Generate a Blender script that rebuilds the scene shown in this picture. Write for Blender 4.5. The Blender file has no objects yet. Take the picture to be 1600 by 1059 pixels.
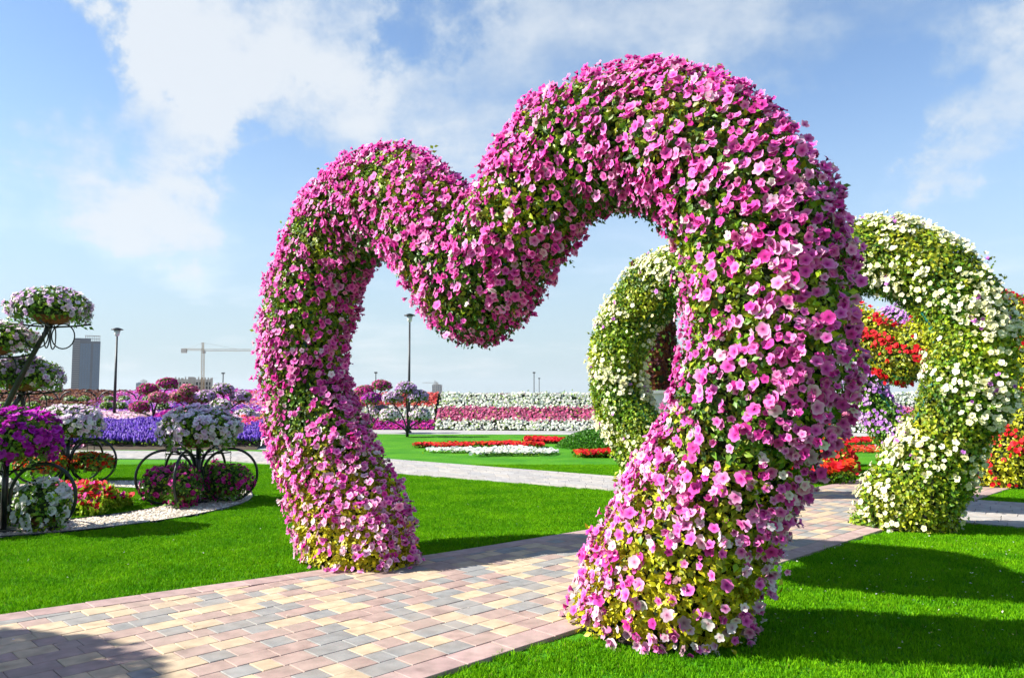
import bpy, math, random
import numpy as np
from mathutils import Vector, Matrix

random.seed(7)
rng = np.random.default_rng(11)
SC = bpy.context.scene
COL = SC.collection
R = math.radians

# ------------------------------------------------------------------ camera, sky, sun, exposure
CAM_H, FPX, HORIZON = 1.5, 1220.0, 618.0
PITCH = math.atan((HORIZON - 529.5) / FPX)
cd = bpy.data.cameras.new('camera')
cd.sensor_width = 36.0
cd.lens = 36.0 * FPX / 1600.0
cd.clip_start = 0.05
cd.clip_end = 20000.0
cam = bpy.data.objects.new('camera', cd)
cam.location = (0, 0, CAM_H)
cam.rotation_euler = (R(90) + PITCH, 0, 0)
COL.objects.link(cam)
SC.camera = cam

SUN_EL = R(35.5)
SUN_H = Vector((-1.0, -0.08, 0)).normalized()          # where the sun stands, seen from the scene
sd = bpy.data.lights.new('sun', 'SUN')
sd.energy = 4.9
sd.angle = R(0.5)
sd.color = (1.0, 0.95, 0.86)
sun = bpy.data.objects.new('sun', sd)
to_sun = SUN_H * math.cos(SUN_EL) + Vector((0, 0, math.sin(SUN_EL)))
sun.rotation_euler = to_sun.to_track_quat('Z', 'Y').to_euler()
COL.objects.link(sun)

wd = bpy.data.worlds.new('World')
SC.world = wd
wd.use_nodes = True
nt = wd.node_tree
nt.nodes.clear()


def N(tree, typ, **kw):
    n = tree.nodes.new(typ)
    for k, v in kw.items():
        setattr(n, k, v)
    return n


def L(tree, a, b):
    tree.links.new(a, b)


def mathn(tree, op, a, b=None, c=None, clamp=False):
    n = tree.nodes.new('ShaderNodeMath')
    n.operation = op
    n.use_clamp = clamp
    for i, v in enumerate((a, b, c)):
        if v is None:
            continue
        if isinstance(v, (int, float)):
            n.inputs[i].default_value = v
        else:
            tree.links.new(v, n.inputs[i])
    return n.outputs[0]


def pix_dir(x, y):
    d = Vector((x - 800.0, FPX, 529.5 - y))
    c, s = math.cos(PITCH), math.sin(PITCH)
    return Vector((d.x, d.y * c - d.z * s, d.y * s + d.z * c)).normalized()


def build_world():
    out = N(nt, 'ShaderNodeOutputWorld')
    bg = N(nt, 'ShaderNodeBackground')
    bg.inputs['Strength'].default_value = 0.09
    sky = N(nt, 'ShaderNodeTexSky')
    sky.sky_type = 'NISHITA'
    sky.sun_disc = False
    sky.sun_elevation = SUN_EL
    sky.sun_rotation = math.atan2(SUN_H.x, SUN_H.y)
    sky.altitude = 0
    sky.air_density = 1.0
    sky.dust_density = 0.2
    sky.ozone_density = 3.0
    tc = N(nt, 'ShaderNodeTexCoord')
    sep = N(nt, 'ShaderNodeSeparateXYZ')
    L(nt, tc.outputs['Generated'], sep.inputs[0])
    z = mathn(nt, 'MAXIMUM', sep.outputs['Z'], 0.0)
    den = mathn(nt, 'ADD', z, 0.16)
    px = mathn(nt, 'DIVIDE', sep.outputs['X'], den)
    py = mathn(nt, 'DIVIDE', sep.outputs['Y'], den)
    comb = N(nt, 'ShaderNodeCombineXYZ')
    L(nt, px, comb.inputs[0]); L(nt, py, comb.inputs[1])
    n1 = N(nt, 'ShaderNodeTexNoise')
    n1.inputs['Scale'].default_value = 1.15
    n1.inputs['Detail'].default_value = 9.0
    n1.inputs['Roughness'].default_value = 0.58
    n1.inputs['Distortion'].default_value = 0.25
    mp = N(nt, 'ShaderNodeMapping')
    mp.inputs['Location'].default_value = (3.1, 1.7, 0.4)
    L(nt, comb.outputs[0], mp.inputs[0])
    L(nt, mp.outputs[0], n1.inputs['Vector'])
    # broad cloud banks and clearings by direction, broken up by the noise
    acc = n1.outputs['Fac']
    blobs = [((200, 225), 0.150, 0.34), ((330, 60), 0.13, 0.26), ((620, 120), 0.17, 0.16), ((540, 180), 0.10, 0.12),
             ((950, 40), 0.22, 0.12), ((1540, 130), 0.11, 0.30), ((1480, 300), 0.06, 0.24), ((1200, 30), 0.2, 0.13),
             ((40, 90), 0.12, -0.30), ((405, 170), 0.045, -0.24), ((650, 20), 0.075, -0.24), ((420, 290), 0.06, -0.18),
             ((1300, 230), 0.13, -0.12), ((160, 100), 0.06, -0.2), ((1400, 160), 0.06, -0.10),
             ((230, 480), 0.2, -0.10), ((800, 470), 0.25, -0.08), ((1480, 220), 0.10, -0.08)]
    wn = N(nt, 'ShaderNodeTexNoise')
    wn.inputs['Scale'].default_value = 5.5
    wn.inputs['Detail'].default_value = 7.0
    wn.inputs['Roughness'].default_value = 0.62
    L(nt, tc.outputs['Generated'], wn.inputs['Vector'])
    ws = N(nt, 'ShaderNodeVectorMath', operation='SUBTRACT')
    L(nt, wn.outputs['Color'], ws.inputs[0]); ws.inputs[1].default_value = (0.5, 0.5, 0.5)
    wm = N(nt, 'ShaderNodeVectorMath', operation='MULTIPLY_ADD')
    L(nt, ws.outputs[0], wm.inputs[0]); wm.inputs[1].default_value = (0.42, 0.42, 0.42)
    L(nt, tc.outputs['Generated'], wm.inputs[2])
    for (bx, by), rad, amp in blobs:
        d = pix_dir(bx, by)
        vd = N(nt, 'ShaderNodeVectorMath', operation='DISTANCE')
        L(nt, wm.outputs[0], vd.inputs[0])
        vd.inputs[1].default_value = d
        mr = N(nt, 'ShaderNodeMapRange', interpolation_type='SMOOTHERSTEP')
        L(nt, vd.outputs['Value'], mr.inputs['Value'])
        mr.inputs['From Min'].default_value = 0.0
        mr.inputs['From Max'].default_value = rad * 1.5
        mr.inputs['To Min'].default_value = amp
        mr.inputs['To Max'].default_value = 0.0
        acc = mathn(nt, 'ADD', acc, mr.outputs[0])
    cov = N(nt, 'ShaderNodeMapRange', interpolation_type='SMOOTHSTEP')
    L(nt, acc, cov.inputs['Value'])
    cov.inputs['From Min'].default_value = 0.43
    cov.inputs['From Max'].default_value = 0.78
    cov.inputs['To Max'].default_value = 0.92
    # thin veil near the horizon
    veil = N(nt, 'ShaderNodeMapRange', interpolation_type='SMOOTHSTEP')
    L(nt, sep.outputs['Z'], veil.inputs['Value'])
    veil.inputs['From Min'].default_value = -0.02
    veil.inputs['From Max'].default_value = 0.40
    veil.inputs['To Min'].default_value = 0.95
    veil.inputs['To Max'].default_value = 0.0
    cf = mathn(nt, 'MAXIMUM', cov.outputs[0], veil.outputs[0])
    # cloud tone: whiter where thick
    ccol = N(nt, 'ShaderNodeMixRGB')
    L(nt, cov.outputs[0], ccol.inputs[0])
    ccol.inputs[1].default_value = (2.55, 3.2, 3.6, 1)
    ccol.inputs[2].default_value = (4.0, 4.2, 4.45, 1)
    mix = N(nt, 'ShaderNodeMixRGB')
    L(nt, cf, mix.inputs[0])
    L(nt, sky.outputs[0], mix.inputs[1])
    L(nt, ccol.outputs[0], mix.inputs[2])
    L(nt, mix.outputs[0], bg.inputs['Color'])
    L(nt, bg.outputs[0], out.inputs['Surface'])


build_world()
SC.view_settings.view_transform = 'Standard'
SC.view_settings.look = 'None'
SC.view_settings.exposure = 1.27
SC.view_settings.gamma = 1.0
SC.view_settings.use_curve_mapping = False
SC.render.engine = 'CYCLES'
SC.cycles.use_denoising = True
SC.cycles.max_bounces = 5
SC.cycles.diffuse_bounces = 2
SC.cycles.volume_bounces = 0
SC.cycles.use_adaptive_sampling = True
SC.cycles.adaptive_threshold = 0.02
SC.cycles.transmission_bounces = 4
SC.cycles.transparent_max_bounces = 4
SC.cycles.caustics_reflective = False
SC.cycles.caustics_refractive = False

# ------------------------------------------------------------------ projection helpers (placing things on the ground)


def ray(x, y):
    return pix_dir(x, y)


def G(x, y, z=0.0):
    d = ray(x, y)
    t = (z - CAM_H) / d.z
    return np.array([d.x * t, d.y * t, z])


def at(x, y, Y):
    """point seen at pixel (x, y) that stands Y metres ahead"""
    d = ray(x, y)
    t = Y / d.y
    return np.array([d.x * t, Y, CAM_H + d.z * t])


def project(P):
    P = np.asarray(P, float)
    c, s = math.cos(PITCH), math.sin(PITCH)
    Z = P[..., 2] - CAM_H
    yy = P[..., 1] * c + Z * s
    zz = -P[..., 1] * s + Z * c
    yy = np.where(np.abs(yy) < 1e-4, 1e-4, yy)
    return np.stack([800 + FPX * P[..., 0] / yy, 529.5 - FPX * zz / yy, yy], -1)


# ------------------------------------------------------------------ materials
MATS = {}


def pbsdf(m):
    return m.node_tree.nodes['Principled BSDF']


def mat(name, color, rough=0.6, metal=0.0, noise=None, bump=0.0, bscale=40.0, spec=0.4):
    if name in MATS:
        return MATS[name]
    m = bpy.data.materials.new(name)
    m.use_nodes = True
    t = m.node_tree
    b = pbsdf(m)
    b.inputs['Base Color'].default_value = (*color, 1)
    b.inputs['Roughness'].default_value = rough
    b.inputs['Metallic'].default_value = metal
    b.inputs['Specular IOR Level'].default_value = spec
    tc = N(t, 'ShaderNodeTexCoord')
    if noise:
        sc, amt = noise
        nz = N(t, 'ShaderNodeTexNoise')
        nz.inputs['Scale'].default_value = sc
        nz.inputs['Detail'].default_value = 6
        L(t, tc.outputs['Object'], nz.inputs['Vector'])
        mr = N(t, 'ShaderNodeMapRange')
        L(t, nz.outputs['Fac'], mr.inputs['Value'])
        mr.inputs['From Min'].default_value = 0.3
        mr.inputs['From Max'].default_value = 0.7
        mr.inputs['To Min'].default_value = 1 - amt
        mr.inputs['To Max'].default_value = 1 + amt
        mx = N(t, 'ShaderNodeVectorMath', operation='SCALE')
        mx.inputs[0].default_value = color
        L(t, mr.outputs[0], mx.inputs['Scale'])
        L(t, mx.outputs[0], b.inputs['Base Color'])
    if bump:
        nb = N(t, 'ShaderNodeTexNoise')
        nb.inputs['Scale'].default_value = bscale
        nb.inputs['Detail'].default_value = 5
        L(t, tc.outputs['Object'], nb.inputs['Vector'])
        bp = N(t, 'ShaderNodeBump')
        bp.inputs['Strength'].default_value = bump
        bp.inputs['Distance'].default_value = 0.02
        L(t, nb.outputs['Fac'], bp.inputs['Height'])
        L(t, bp.outputs[0], b.inputs['Normal'])
    MATS[name] = m
    return m


def attr_mat(name, rough=0.55, trans=0.3, spec=0.3, noise=0.0, nscale=60.0, bump=0.0):
    """colour from the mesh's own 'Col' attribute, part of the light let through (petals, leaves)"""
    if name in MATS:
        return MATS[name]
    m = bpy.data.materials.new(name)
    m.use_nodes = True
    t = m.node_tree
    b = pbsdf(m)
    a = N(t, 'ShaderNodeAttribute', attribute_name='Col')
    col = a.outputs['Color']
    if noise:
        tc = N(t, 'ShaderNodeTexCoord')
        nz = N(t, 'ShaderNodeTexNoise')
        nz.inputs['Scale'].default_value = nscale
        nz.inputs['Detail'].default_value = 6
        g = N(t, 'ShaderNodeNewGeometry')
        L(t, g.outputs['Position'], nz.inputs['Vector'])
        mr = N(t, 'ShaderNodeMapRange')
        L(t, nz.outputs['Fac'], mr.inputs['Value'])
        mr.inputs['From Min'].default_value = 0.3
        mr.inputs['From Max'].default_value = 0.7
        mr.inputs['To Min'].default_value = 1 - noise
        mr.inputs['To Max'].default_value = 1 + noise
        mx = N(t, 'ShaderNodeVectorMath', operation='SCALE')
        L(t, col, mx.inputs[0])
        L(t, mr.outputs[0], mx.inputs['Scale'])
        col = mx.outputs[0]
        if bump:
            bp = N(t, 'ShaderNodeBump')
            bp.inputs['Strength'].default_value = bump
            bp.inputs['Distance'].default_value = 0.004
            L(t, nz.outputs['Fac'], bp.inputs['Height'])
            L(t, bp.outputs[0], b.inputs['Normal'])
    L(t, col, b.inputs['Base Color'])
    b.inputs['Roughness'].default_value = rough
    b.inputs['Specular IOR Level'].default_value = spec
    if trans > 0:
        tr = N(t, 'ShaderNodeBsdfTranslucent')
        L(t, col, tr.inputs['Color'])
        mx2 = N(t, 'ShaderNodeMixShader')
        mx2.inputs[0].default_value = trans
        L(t, b.outputs[0], mx2.inputs[1])
        L(t, tr.outputs[0], mx2.inputs[2])
        L(t, mx2.outputs[0], t.nodes['Material Output'].inputs['Surface'])
    MATS[name] = m
    return m


PETAL = attr_mat('petal', 0.6, 0.36, 0.2)
LEAF = attr_mat('leaf', 0.45, 0.28, 0.4)
BLADE = attr_mat('grass_blade', 0.7, 0.30, 0.05)
CORE = mat('moss_lining', (0.018, 0.032, 0.008), 0.95, noise=(14, 0.5), bump=0.6, bscale=30)
STEEL = mat('dark_green_painted_steel', (0.012, 0.018, 0.018), 0.35, 0.2, noise=(9, 0.3), spec=0.5)
TEAL = mat('teal_frame_paint', (0.01, 0.13, 0.10), 0.4, noise=(9, 0.25))
TERRA = mat('coir_bowl', (0.17, 0.065, 0.022), 0.9, noise=(30, 0.4), bump=0.6, bscale=60)
SOIL = mat('dark_soil', (0.022, 0.016, 0.011), 0.95, noise=(20, 0.4), bump=0.8, bscale=50)
POST = mat('lamp_post_paint', (0.03, 0.033, 0.035), 0.45, 0.3, noise=(5, 0.2))

# ------------------------------------------------------------------ mesh helpers


def make_mesh(name, V, F, C=None, m=None, smooth=False):
    me = bpy.data.meshes.new(name)
    V = np.asarray(V, np.float32).reshape(-1, 3)
    if isinstance(F, np.ndarray) and F.ndim == 2:
        k = F.shape[1]
        nf = len(F)
        me.vertices.add(len(V))
        me.vertices.foreach_set('co', V.ravel())
        me.loops.add(nf * k)
        me.loops.foreach_set('vertex_index', F.astype(np.int32).ravel())
        me.polygons.add(nf)
        me.polygons.foreach_set('loop_start', np.arange(nf, dtype=np.int32) * k)
        me.polygons.foreach_set('loop_total', np.full(nf, k, np.int32))
        me.update(calc_edges=True)
    else:
        me.from_pydata([tuple(v) for v in V.tolist()], [], [tuple(int(i) for i in f) for f in F])
        me.update()
    if C is not None:
        C = np.asarray(C, np.float32)
        ca = me.color_attributes.new('Col', 'FLOAT_COLOR', 'POINT')
        c4 = np.ones((len(V), 4), np.float32)
        c4[:, :3] = C
        ca.data.foreach_set('color', c4.ravel())
    if smooth:
        me.polygons.foreach_set('use_smooth', np.ones(len(me.polygons), bool))
    if m is not None:
        me.materials.append(m)
    return me


def obj(name, me, parent=None, loc=None, label=None, cat=None, group=None, kind=None):
    o = bpy.data.objects.new(name, me)
    COL.objects.link(o)
    if parent is not None:
        o.parent = parent
    if loc is not None:
        o.location = [float(v) for v in loc]
    tag(o, label, cat, group, kind)
    return o


def tag(o, label=None, cat=None, group=None, kind=None):
    if label: o['label'] = label
    if cat: o['category'] = cat
    if group: o['group'] = group
    if kind: o['kind'] = kind
    return o


def thing(name, loc, label, cat, group=None, rz=0.0):
    o = bpy.data.objects.new(name, None)
    COL.objects.link(o)
    o.empty_display_size = 0.1
    o.location = [float(v) for v in loc]
    o.rotation_euler = (0, 0, rz)
    return tag(o, label, cat, group)


class MB:
    """collects simple solids into one mesh"""

    def __init__(s):
        s.V, s.F = [], []

    def add(s, V, F):
        b = len(s.V)
        s.V += [tuple(map(float, v)) for v in V]
        s.F += [tuple(i + b for i in f) for f in F]

    def box(s, c, size, rz=0.0):
        hx, hy, hz = [v / 2 for v in size]
        ca, sa = math.cos(rz), math.sin(rz)
        V = []
        for z in (-hz, hz):
            for x, y in ((-hx, -hy), (hx, -hy), (hx, hy), (-hx, hy)):
                V.append((c[0] + x * ca - y * sa, c[1] + x * sa + y * ca, c[2] + z))
        s.add(V, [(3, 2, 1, 0), (4, 5, 6, 7), (0, 1, 5, 4), (1, 2, 6, 5), (2, 3, 7, 6), (3, 0, 4, 7)])

    def tube(s, pts, r, n=8, closed=False, cap=True):
        pts = [Vector(p) for p in pts]
        k = len(pts)
        rr = r if hasattr(r, '__len__') else [r] * k
        V, F = [], []
        up = None
        for i, p in enumerate(pts):
            a = pts[(i - 1) % k] if (closed or i > 0) else p
            b = pts[(i + 1) % k] if (closed or i < k - 1) else p
            t = (b - a).normalized()
            if up is None:
                up = Vector((0, 0, 1)) if abs(t.z) < 0.9 else Vector((1, 0, 0))
            x = t.cross(up)
            if x.length < 1e-5:
                x = t.orthogonal()
            x.normalize()
            y = x.cross(t).normalized()
            up = y
            for j in range(n):
                an = 2 * math.pi * j / n
                V.append(p + (x * math.cos(an) + y * math.sin(an)) * rr[i])
        for i in range(k if closed else k - 1):
            for j in range(n):
                a = i * n + j; b = i * n + (j + 1) % n
                c = ((i + 1) % k) * n + (j + 1) % n; d = ((i + 1) % k) * n + j
                F.append((a, b, c, d))
        if cap and not closed:
            F.append(tuple(range(n - 1, -1, -1)))
            F.append(tuple((k - 1) * n + j for j in range(n)))
        s.add(V, F)

    def lathe(s, prof, n=16, c=(0, 0, 0)):
        V, F = [], []
        for r, z in prof:
            for j in range(n):
                a = 2 * math.pi * j / n
                V.append((c[0] + r * math.cos(a), c[1] + r * math.sin(a), c[2] + z))
        for i in range(len(prof) - 1):
            for j in range(n):
                F.append((i * n + j, i * n + (j + 1) % n, (i + 1) * n + (j + 1) % n, (i + 1) * n + j))
        s.add(V, F)

    def build(s, name, m, parent=None, smooth=False, **kw):
        me = make_mesh(name, s.V, s.F, None, m, smooth)
        return obj(name, me, parent, **kw)


# flower / leaf templates: vertices, triangles, colour weights (rim, middle, throat)


def petunia_template(lobe=0.25, depth=0.55, seed=0, cup=0.0):
    r = np.random.default_rng(seed)
    V, W = [(0, 0, -depth * 0.55)], [(0, 0, 1)]
    for k in range(5):
        a = 2 * math.pi * k / 5
        V.append((0.36 * math.cos(a), 0.36 * math.sin(a), -0.15)); W.append((0.08, 0.92, 0))
    for k in range(5):
        for q, (da, rr, zz) in enumerate(((-0.5, 1 - lobe, -0.08), (-0.18, 1.0, 0.04), (0.18, 1.0, 0.04))):
            a = 2 * math.pi * (k + da) / 5
            j = r.uniform(-0.07, 0.07)
            V.append(((rr + j) * math.cos(a), (rr + j) * math.sin(a), zz + r.uniform(-0.16, 0.12))); W.append((1, 0, 0))
    V.append((0, 0, -0.95)); W.append((0.9, 0.1, 0))
    if cup:
        V = [(x * (1 - 0.42 * cup * (i > 5)), y * (1 - 0.42 * cup * (i > 5)), z + 0.42 * cup * (5 < i < 21)) for i, (x, y, z) in enumerate(V)]
    F = []
    for k in range(5):
        F.append((0, 1 + k, 1 + (k + 1) % 5))
        o = 6 + 3 * k
        nx = 6 + 3 * ((k + 1) % 5)
        F += [(1 + k, o, o + 1), (1 + k, o + 1, o + 2), (1 + k, o + 2, nx), (1 + k, nx, 1 + (k + 1) % 5)]
        F.append((21, 1 + (k + 1) % 5, 1 + k))
    return np.array(V), np.array(F), np.array(W, float)


def small_flower_template(seed=0):
    r = np.random.default_rng(seed)
    V, W = [(0, 0, -0.12)], [(0, 0.3, 0.7)]
    for k in range(6):
        a = 2 * math.pi * k / 6
        rr = r.uniform(0.8, 1.1)
        V.append((rr * math.cos(a), rr * math.sin(a), r.uniform(-0.15, 0.2))); W.append((0.8, 0.2, 0))
    F = [(0, 1 + k, 1 + (k + 1) % 6) for k in range(6)]
    return np.array(V), np.array(F), np.array(W, float)


def leaf_template():
    V = np.array([(0, 0, 0), (0.3, 0.42, 0.09), (0, 0.45, 0.0), (-0.3, 0.42, 0.09), (0, 1, -0.12)], float)
    F = np.array([(0, 1, 2), (0, 2, 3), (1, 4, 2), (2, 4, 3)])
    W = np.array([(0.7, 0.3, 0), (1, 0, 0), (0.5, 0.5, 0), (1, 0, 0), (1, 0, 0)], float)
    return V, F, W


def spike_template():
    V = np.array([(0.3, 0, 0), (-0.15, 0.26, 0), (-0.15, -0.26, 0), (0.22, 0, 0.5), (-0.11, 0.19, 0.5), (-0.11, -0.19, 0.5), (0, 0, 1.0)], float)
    F = np.array([(0, 1, 4), (0, 4, 3), (1, 2, 5), (1, 5, 4), (2, 0, 3), (2, 3, 5), (3, 4, 6), (4, 5, 6), (5, 3, 6)])
    W = np.array([(0, 0, 1), (0, 0, 1), (0, 0, 1), (0.5, 0.5, 0), (1, 0, 0), (0.3, 0.7, 0), (1, 0, 0)], float)
    return V, F, W


PET = [petunia_template(seed=0), petunia_template(0.2, seed=1), petunia_template(0.3, seed=5, cup=1.0), petunia_template(seed=2), petunia_template(0.3, seed=3, cup=0.35), petunia_template(0.22, seed=4)]
SML = [small_flower_template(i) for i in range(3)]
LEAFT = leaf_template()
SPIKE = spike_template()


def unit(a):
    return a / np.maximum(np.linalg.norm(a, axis=-1, keepdims=True), 1e-9)


def frames(z, rng, ydir=None):
    """rotation matrices whose third column is z (and second near ydir, or random)"""
    n = len(z)
    z = unit(z)
    h = rng.normal(size=(n, 3)) if ydir is None else ydir
    x = unit(np.cross(h, z))
    y = np.cross(z, x)
    return np.stack([x, y, z], -1)


def instance(templates, pos, Rm, scale, pal, rng):
    """N copies of the templates baked into arrays; pal is (N, 3 weights, 3 rgb)"""
    which = rng.integers(0, len(templates), len(pos))
    Vs, Fs, Cs, base = [], [], [], 0
    for k, (V, F, W) in enumerate(templates):
        sel = np.where(which == k)[0]
        if len(sel) == 0:
            continue
        P = np.einsum('nij,vj->nvi', Rm[sel], V) * np.asarray(scale)[sel][:, None, None] + pos[sel][:, None, :]
        C = np.einsum('vw,nwc->nvc', W, pal[sel])
        off = base + np.arange(len(sel))[:, None, None] * len(V)
        Fs.append((F[None] + off).reshape(-1, 3))
        Vs.append(P.reshape(-1, 3)); Cs.append(C.reshape(-1, 3))
        base += len(sel) * len(V)
    return np.concatenate(Vs), np.concatenate(Fs), np.concatenate(Cs)


def pal_of(colors, idx, rng, jit=0.12):
    """colors: list of (rim, mid, throat); picks idx for each copy, jitters brightness and hue a little"""
    P = np.array(colors, float)[idx]
    f = 1 + rng.normal(size=(len(idx), 1, 1)) * jit
    g = 1 + rng.normal(size=(len(idx), 1, 3)) * jit * 0.35
    return np.clip(P * f * g, 0.001, 0.92)


def leaf_pal(tints, rng, jit=0.22):
    f = np.clip(1 + rng.normal(size=(len(tints), 1)) * jit, 0.45, 1.8)
    a = tints * f
    return np.clip(np.stack([a, a * 0.8, a], 1), 0.002, 0.8)


def leaves_mesh(name, pos, nrm, size, tints, rng, lift=0.55, parent=None, droop=0.25):
    n = len(pos)
    tang = unit(np.cross(rng.normal(size=(n, 3)), nrm))
    y = unit(tang * 0.85 + nrm * (lift + rng.normal(size=(n, 1)) * 0.35) + np.array([0, 0, -droop]))
    z = unit(nrm + rng.normal(size=(n, 3)) * 0.35)
    x = unit(np.cross(y, z))
    z = np.cross(x, y)
    Rm = np.stack([x, y, z], -1)
    sc = size * rng.uniform(0.65, 1.3, n)
    V, F, C = instance([LEAFT], pos, Rm, sc, leaf_pal(tints, rng), rng)
    return obj(name, make_mesh(name, V, F, C, LEAF), parent, kind='stuff')


def flowers_mesh(name, templates, pos, nrm, size, pal, rng, parent=None, tilt=0.35, bias=(0, 0, 0.15), **kw):
    n = len(pos)
    z = unit(nrm + np.array(bias) + rng.normal(size=(n, 3)) * tilt)
    Rm = frames(z, rng)
    V, F, C = instance(templates, pos, Rm, size, pal, rng)
    kw.setdefault('kind', 'stuff')
    return obj(name, make_mesh(name, V, F, C, PETAL), parent, **kw)


# single flowers that can be told apart: objects that share a small set of meshes
FLOWER_SETS = {}


def flower_set(key, palettes, templates=PET):
    if key not in FLOWER_SETS:
        out = []
        for i, p in enumerate(palettes):
            for t, (V, F, W) in enumerate(templates[:3]):
                C = W @ np.array(p, float)
                out.append(make_mesh('petunia', V, F, C, PETAL))
        FLOWER_SETS[key] = out
    return FLOWER_SETS[key]


def place_flowers(name, meshes, idx, pos, Rm, scale, parent):
    for k in range(len(pos)):
        o = bpy.data.objects.new(name, meshes[idx[k]])
        m = Matrix(Rm[k].tolist()).to_4x4() @ Matrix.Scale(float(scale[k]), 4)
        m.translation = pos[k].tolist()
        COL.objects.link(o)
        o.parent = parent
        o.matrix_basis = m


def lump(P, f=2.4):
    return (np.sin(P[:, 0] * f * 2.1 + 1.3) * np.sin(P[:, 1] * f * 2.7 + 0.4) + np.sin(P[:, 2] * f * 2.3 + 2.0 + P[:, 0] * f)
            + 0.6 * np.sin(P[:, 0] * f * 4.9 + P[:, 2] * f * 4.1) * np.sin(P[:, 1] * f * 5.3 + 1.0)) / 2.6


def in_poly(P, poly):
    x, y = P[:, 0], P[:, 1]
    c = np.zeros(len(P), bool)
    n = len(poly)
    for i in range(n):
        x1, y1 = poly[i][:2]; x2, y2 = poly[(i + 1) % n][:2]
        cond = ((y1 > y) != (y2 > y))
        with np.errstate(divide='ignore', invalid='ignore'):
            xi = (x2 - x1) * (y - y1) / (y2 - y1 + 1e-12) + x1
        c ^= cond & (x < xi)
    return c


# ------------------------------------------------------------------ ground, lawn, paths
def lawn_material():
    m = bpy.data.materials.new('lawn_turf')
    m.use_nodes = True
    t = m.node_tree
    b = pbsdf(m)
    g = N(t, 'ShaderNodeNewGeometry')
    n1 = N(t, 'ShaderNodeTexNoise'); n1.inputs['Scale'].default_value = 0.9; n1.inputs['Detail'].default_value = 5
    n2 = N(t, 'ShaderNodeTexNoise'); n2.inputs['Scale'].default_value = 38.0; n2.inputs['Detail'].default_value = 6
    L(t, g.outputs['Position'], n1.inputs['Vector']); L(t, g.outputs['Position'], n2.inputs['Vector'])
    r = N(t, 'ShaderNodeValToRGB')
    r.color_ramp.elements[0].position = 0.3; r.color_ramp.elements[0].color = (0.033, 0.185, 0.004, 1)
    r.color_ramp.elements[1].position = 0.72; r.color_ramp.elements[1].color = (0.09, 0.29, 0.006, 1)
    L(t, n1.outputs['Fac'], r.inputs[0])
    mr = N(t, 'ShaderNodeMapRange'); L(t, n2.outputs['Fac'], mr.inputs['Value'])
    mr.inputs['From Min'].default_value = 0.3; mr.inputs['From Max'].default_value = 0.7
    mr.inputs['To Min'].default_value = 0.6; mr.inputs['To Max'].default_value = 1.3
    mx = N(t, 'ShaderNodeVectorMath', operation='SCALE')
    L(t, r.outputs[0], mx.inputs[0]); L(t, mr.outputs[0], mx.inputs['Scale'])
    L(t, mx.outputs[0], b.inputs['Base Color'])
    b.inputs['Roughness'].default_value = 0.9
    b.inputs['Specular IOR Level'].default_value = 0.15
    bp = N(t, 'ShaderNodeBump'); bp.inputs['Strength'].default_value = 0.8; bp.inputs['Distance'].default_value = 0.03
    L(t, n2.outputs['Fac'], bp.inputs['Height']); L(t, bp.outputs[0], b.inputs['Normal'])
    return m


LAWN = lawn_material()


def sheet(name, poly, z, m, kind='structure', thick=0.0, **kw):
    n = len(poly)
    if thick:
        V = [(p[0], p[1], z - thick) for p in poly] + [(p[0], p[1], z) for p in poly]
        F = [tuple(range(n, 2 * n))] + [(i, (i + 1) % n, n + (i + 1) % n, n + i) for i in range(n)]
    else:
        V = [(p[0], p[1], z) for p in poly]
        F = [tuple(range(n))]
    return obj(name, make_mesh(name, V, F, None, m), kind=kind, **kw)


SAND = mat('dry_sand', (0.42, 0.36, 0.27), 0.95, noise=(0.02, 0.15))
sheet('ground', [(-4000, -200), (4000, -200), (4000, 5000), (-4000, 5000)], -0.06, SAND)
sheet('lawn', [(-40, -8), (40, -8), (40, 36), (-40, 36)], 0.0, LAWN)

# main path: runs along (0.707, 0.707) from the near edge point O
PO = np.array([0.38, 5.05]); PD = np.array([0.7071, 0.7071]); PN = np.array([-0.7071, 0.7071])


def path_pt(s, t):
    return PO + PD * s + PN * t


def tmax(s):
    return float(np.interp(s, [-9, -2.47, 1.05, 2.92, 6, 14], [3.9, 2.98, 2.45, 2.31, 2.25, 2.25]))


MAIN_PATH = [tuple(path_pt(s, 0)) for s in (-9, 0, 14)] + [tuple(path_pt(s, tmax(s))) for s in (14, 6, 2.92, 1.05, -2.47, -9)]
# crossing path
CR_NEAR = [(-16.0, 19.3), (-7.0, 18.4), (-2.56, 15.35), (1.73, 12.3), (5.45, 9.15), (12.0, 4.6)]
CR_FAR = [(14.0, 6.4), (6.8, 11.1), (2.02, 14.4), (-3.16, 18.7), (-7.0, 21.0), (-16.0, 21.6)]
CROSS = CR_NEAR + CR_FAR
FAR_PATH = [(-14, 31.4), (3, 30.2), (16, 28.6), (16, 32.2), (3.5, 33.4), (-3.1, 34.4), (-14, 35.0)]
disc = [(-6.3 + 2.3 * math.cos(a), 24.0 + 2.3 * math.sin(a)) for a in np.linspace(0, 2 * math.pi, 28, endpoint=False)]
JOINT = mat('sandy_joint', (0.15, 0.115, 0.085), 0.95, noise=(60, 0.35), bump=0.4, bscale=150)
PALE = mat('pale_paving', (0.36, 0.355, 0.34), 0.8, noise=(3, 0.10), bump=0.2, bscale=60)
main_path = sheet('main_path', MAIN_PATH, 0.006, JOINT)
cross_path = sheet('crossing_path', CROSS, 0.010, JOINT)
sheet('far_path', FAR_PATH, 0.006, PALE)
sheet('round_path', disc, 0.008, PALE)

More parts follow.
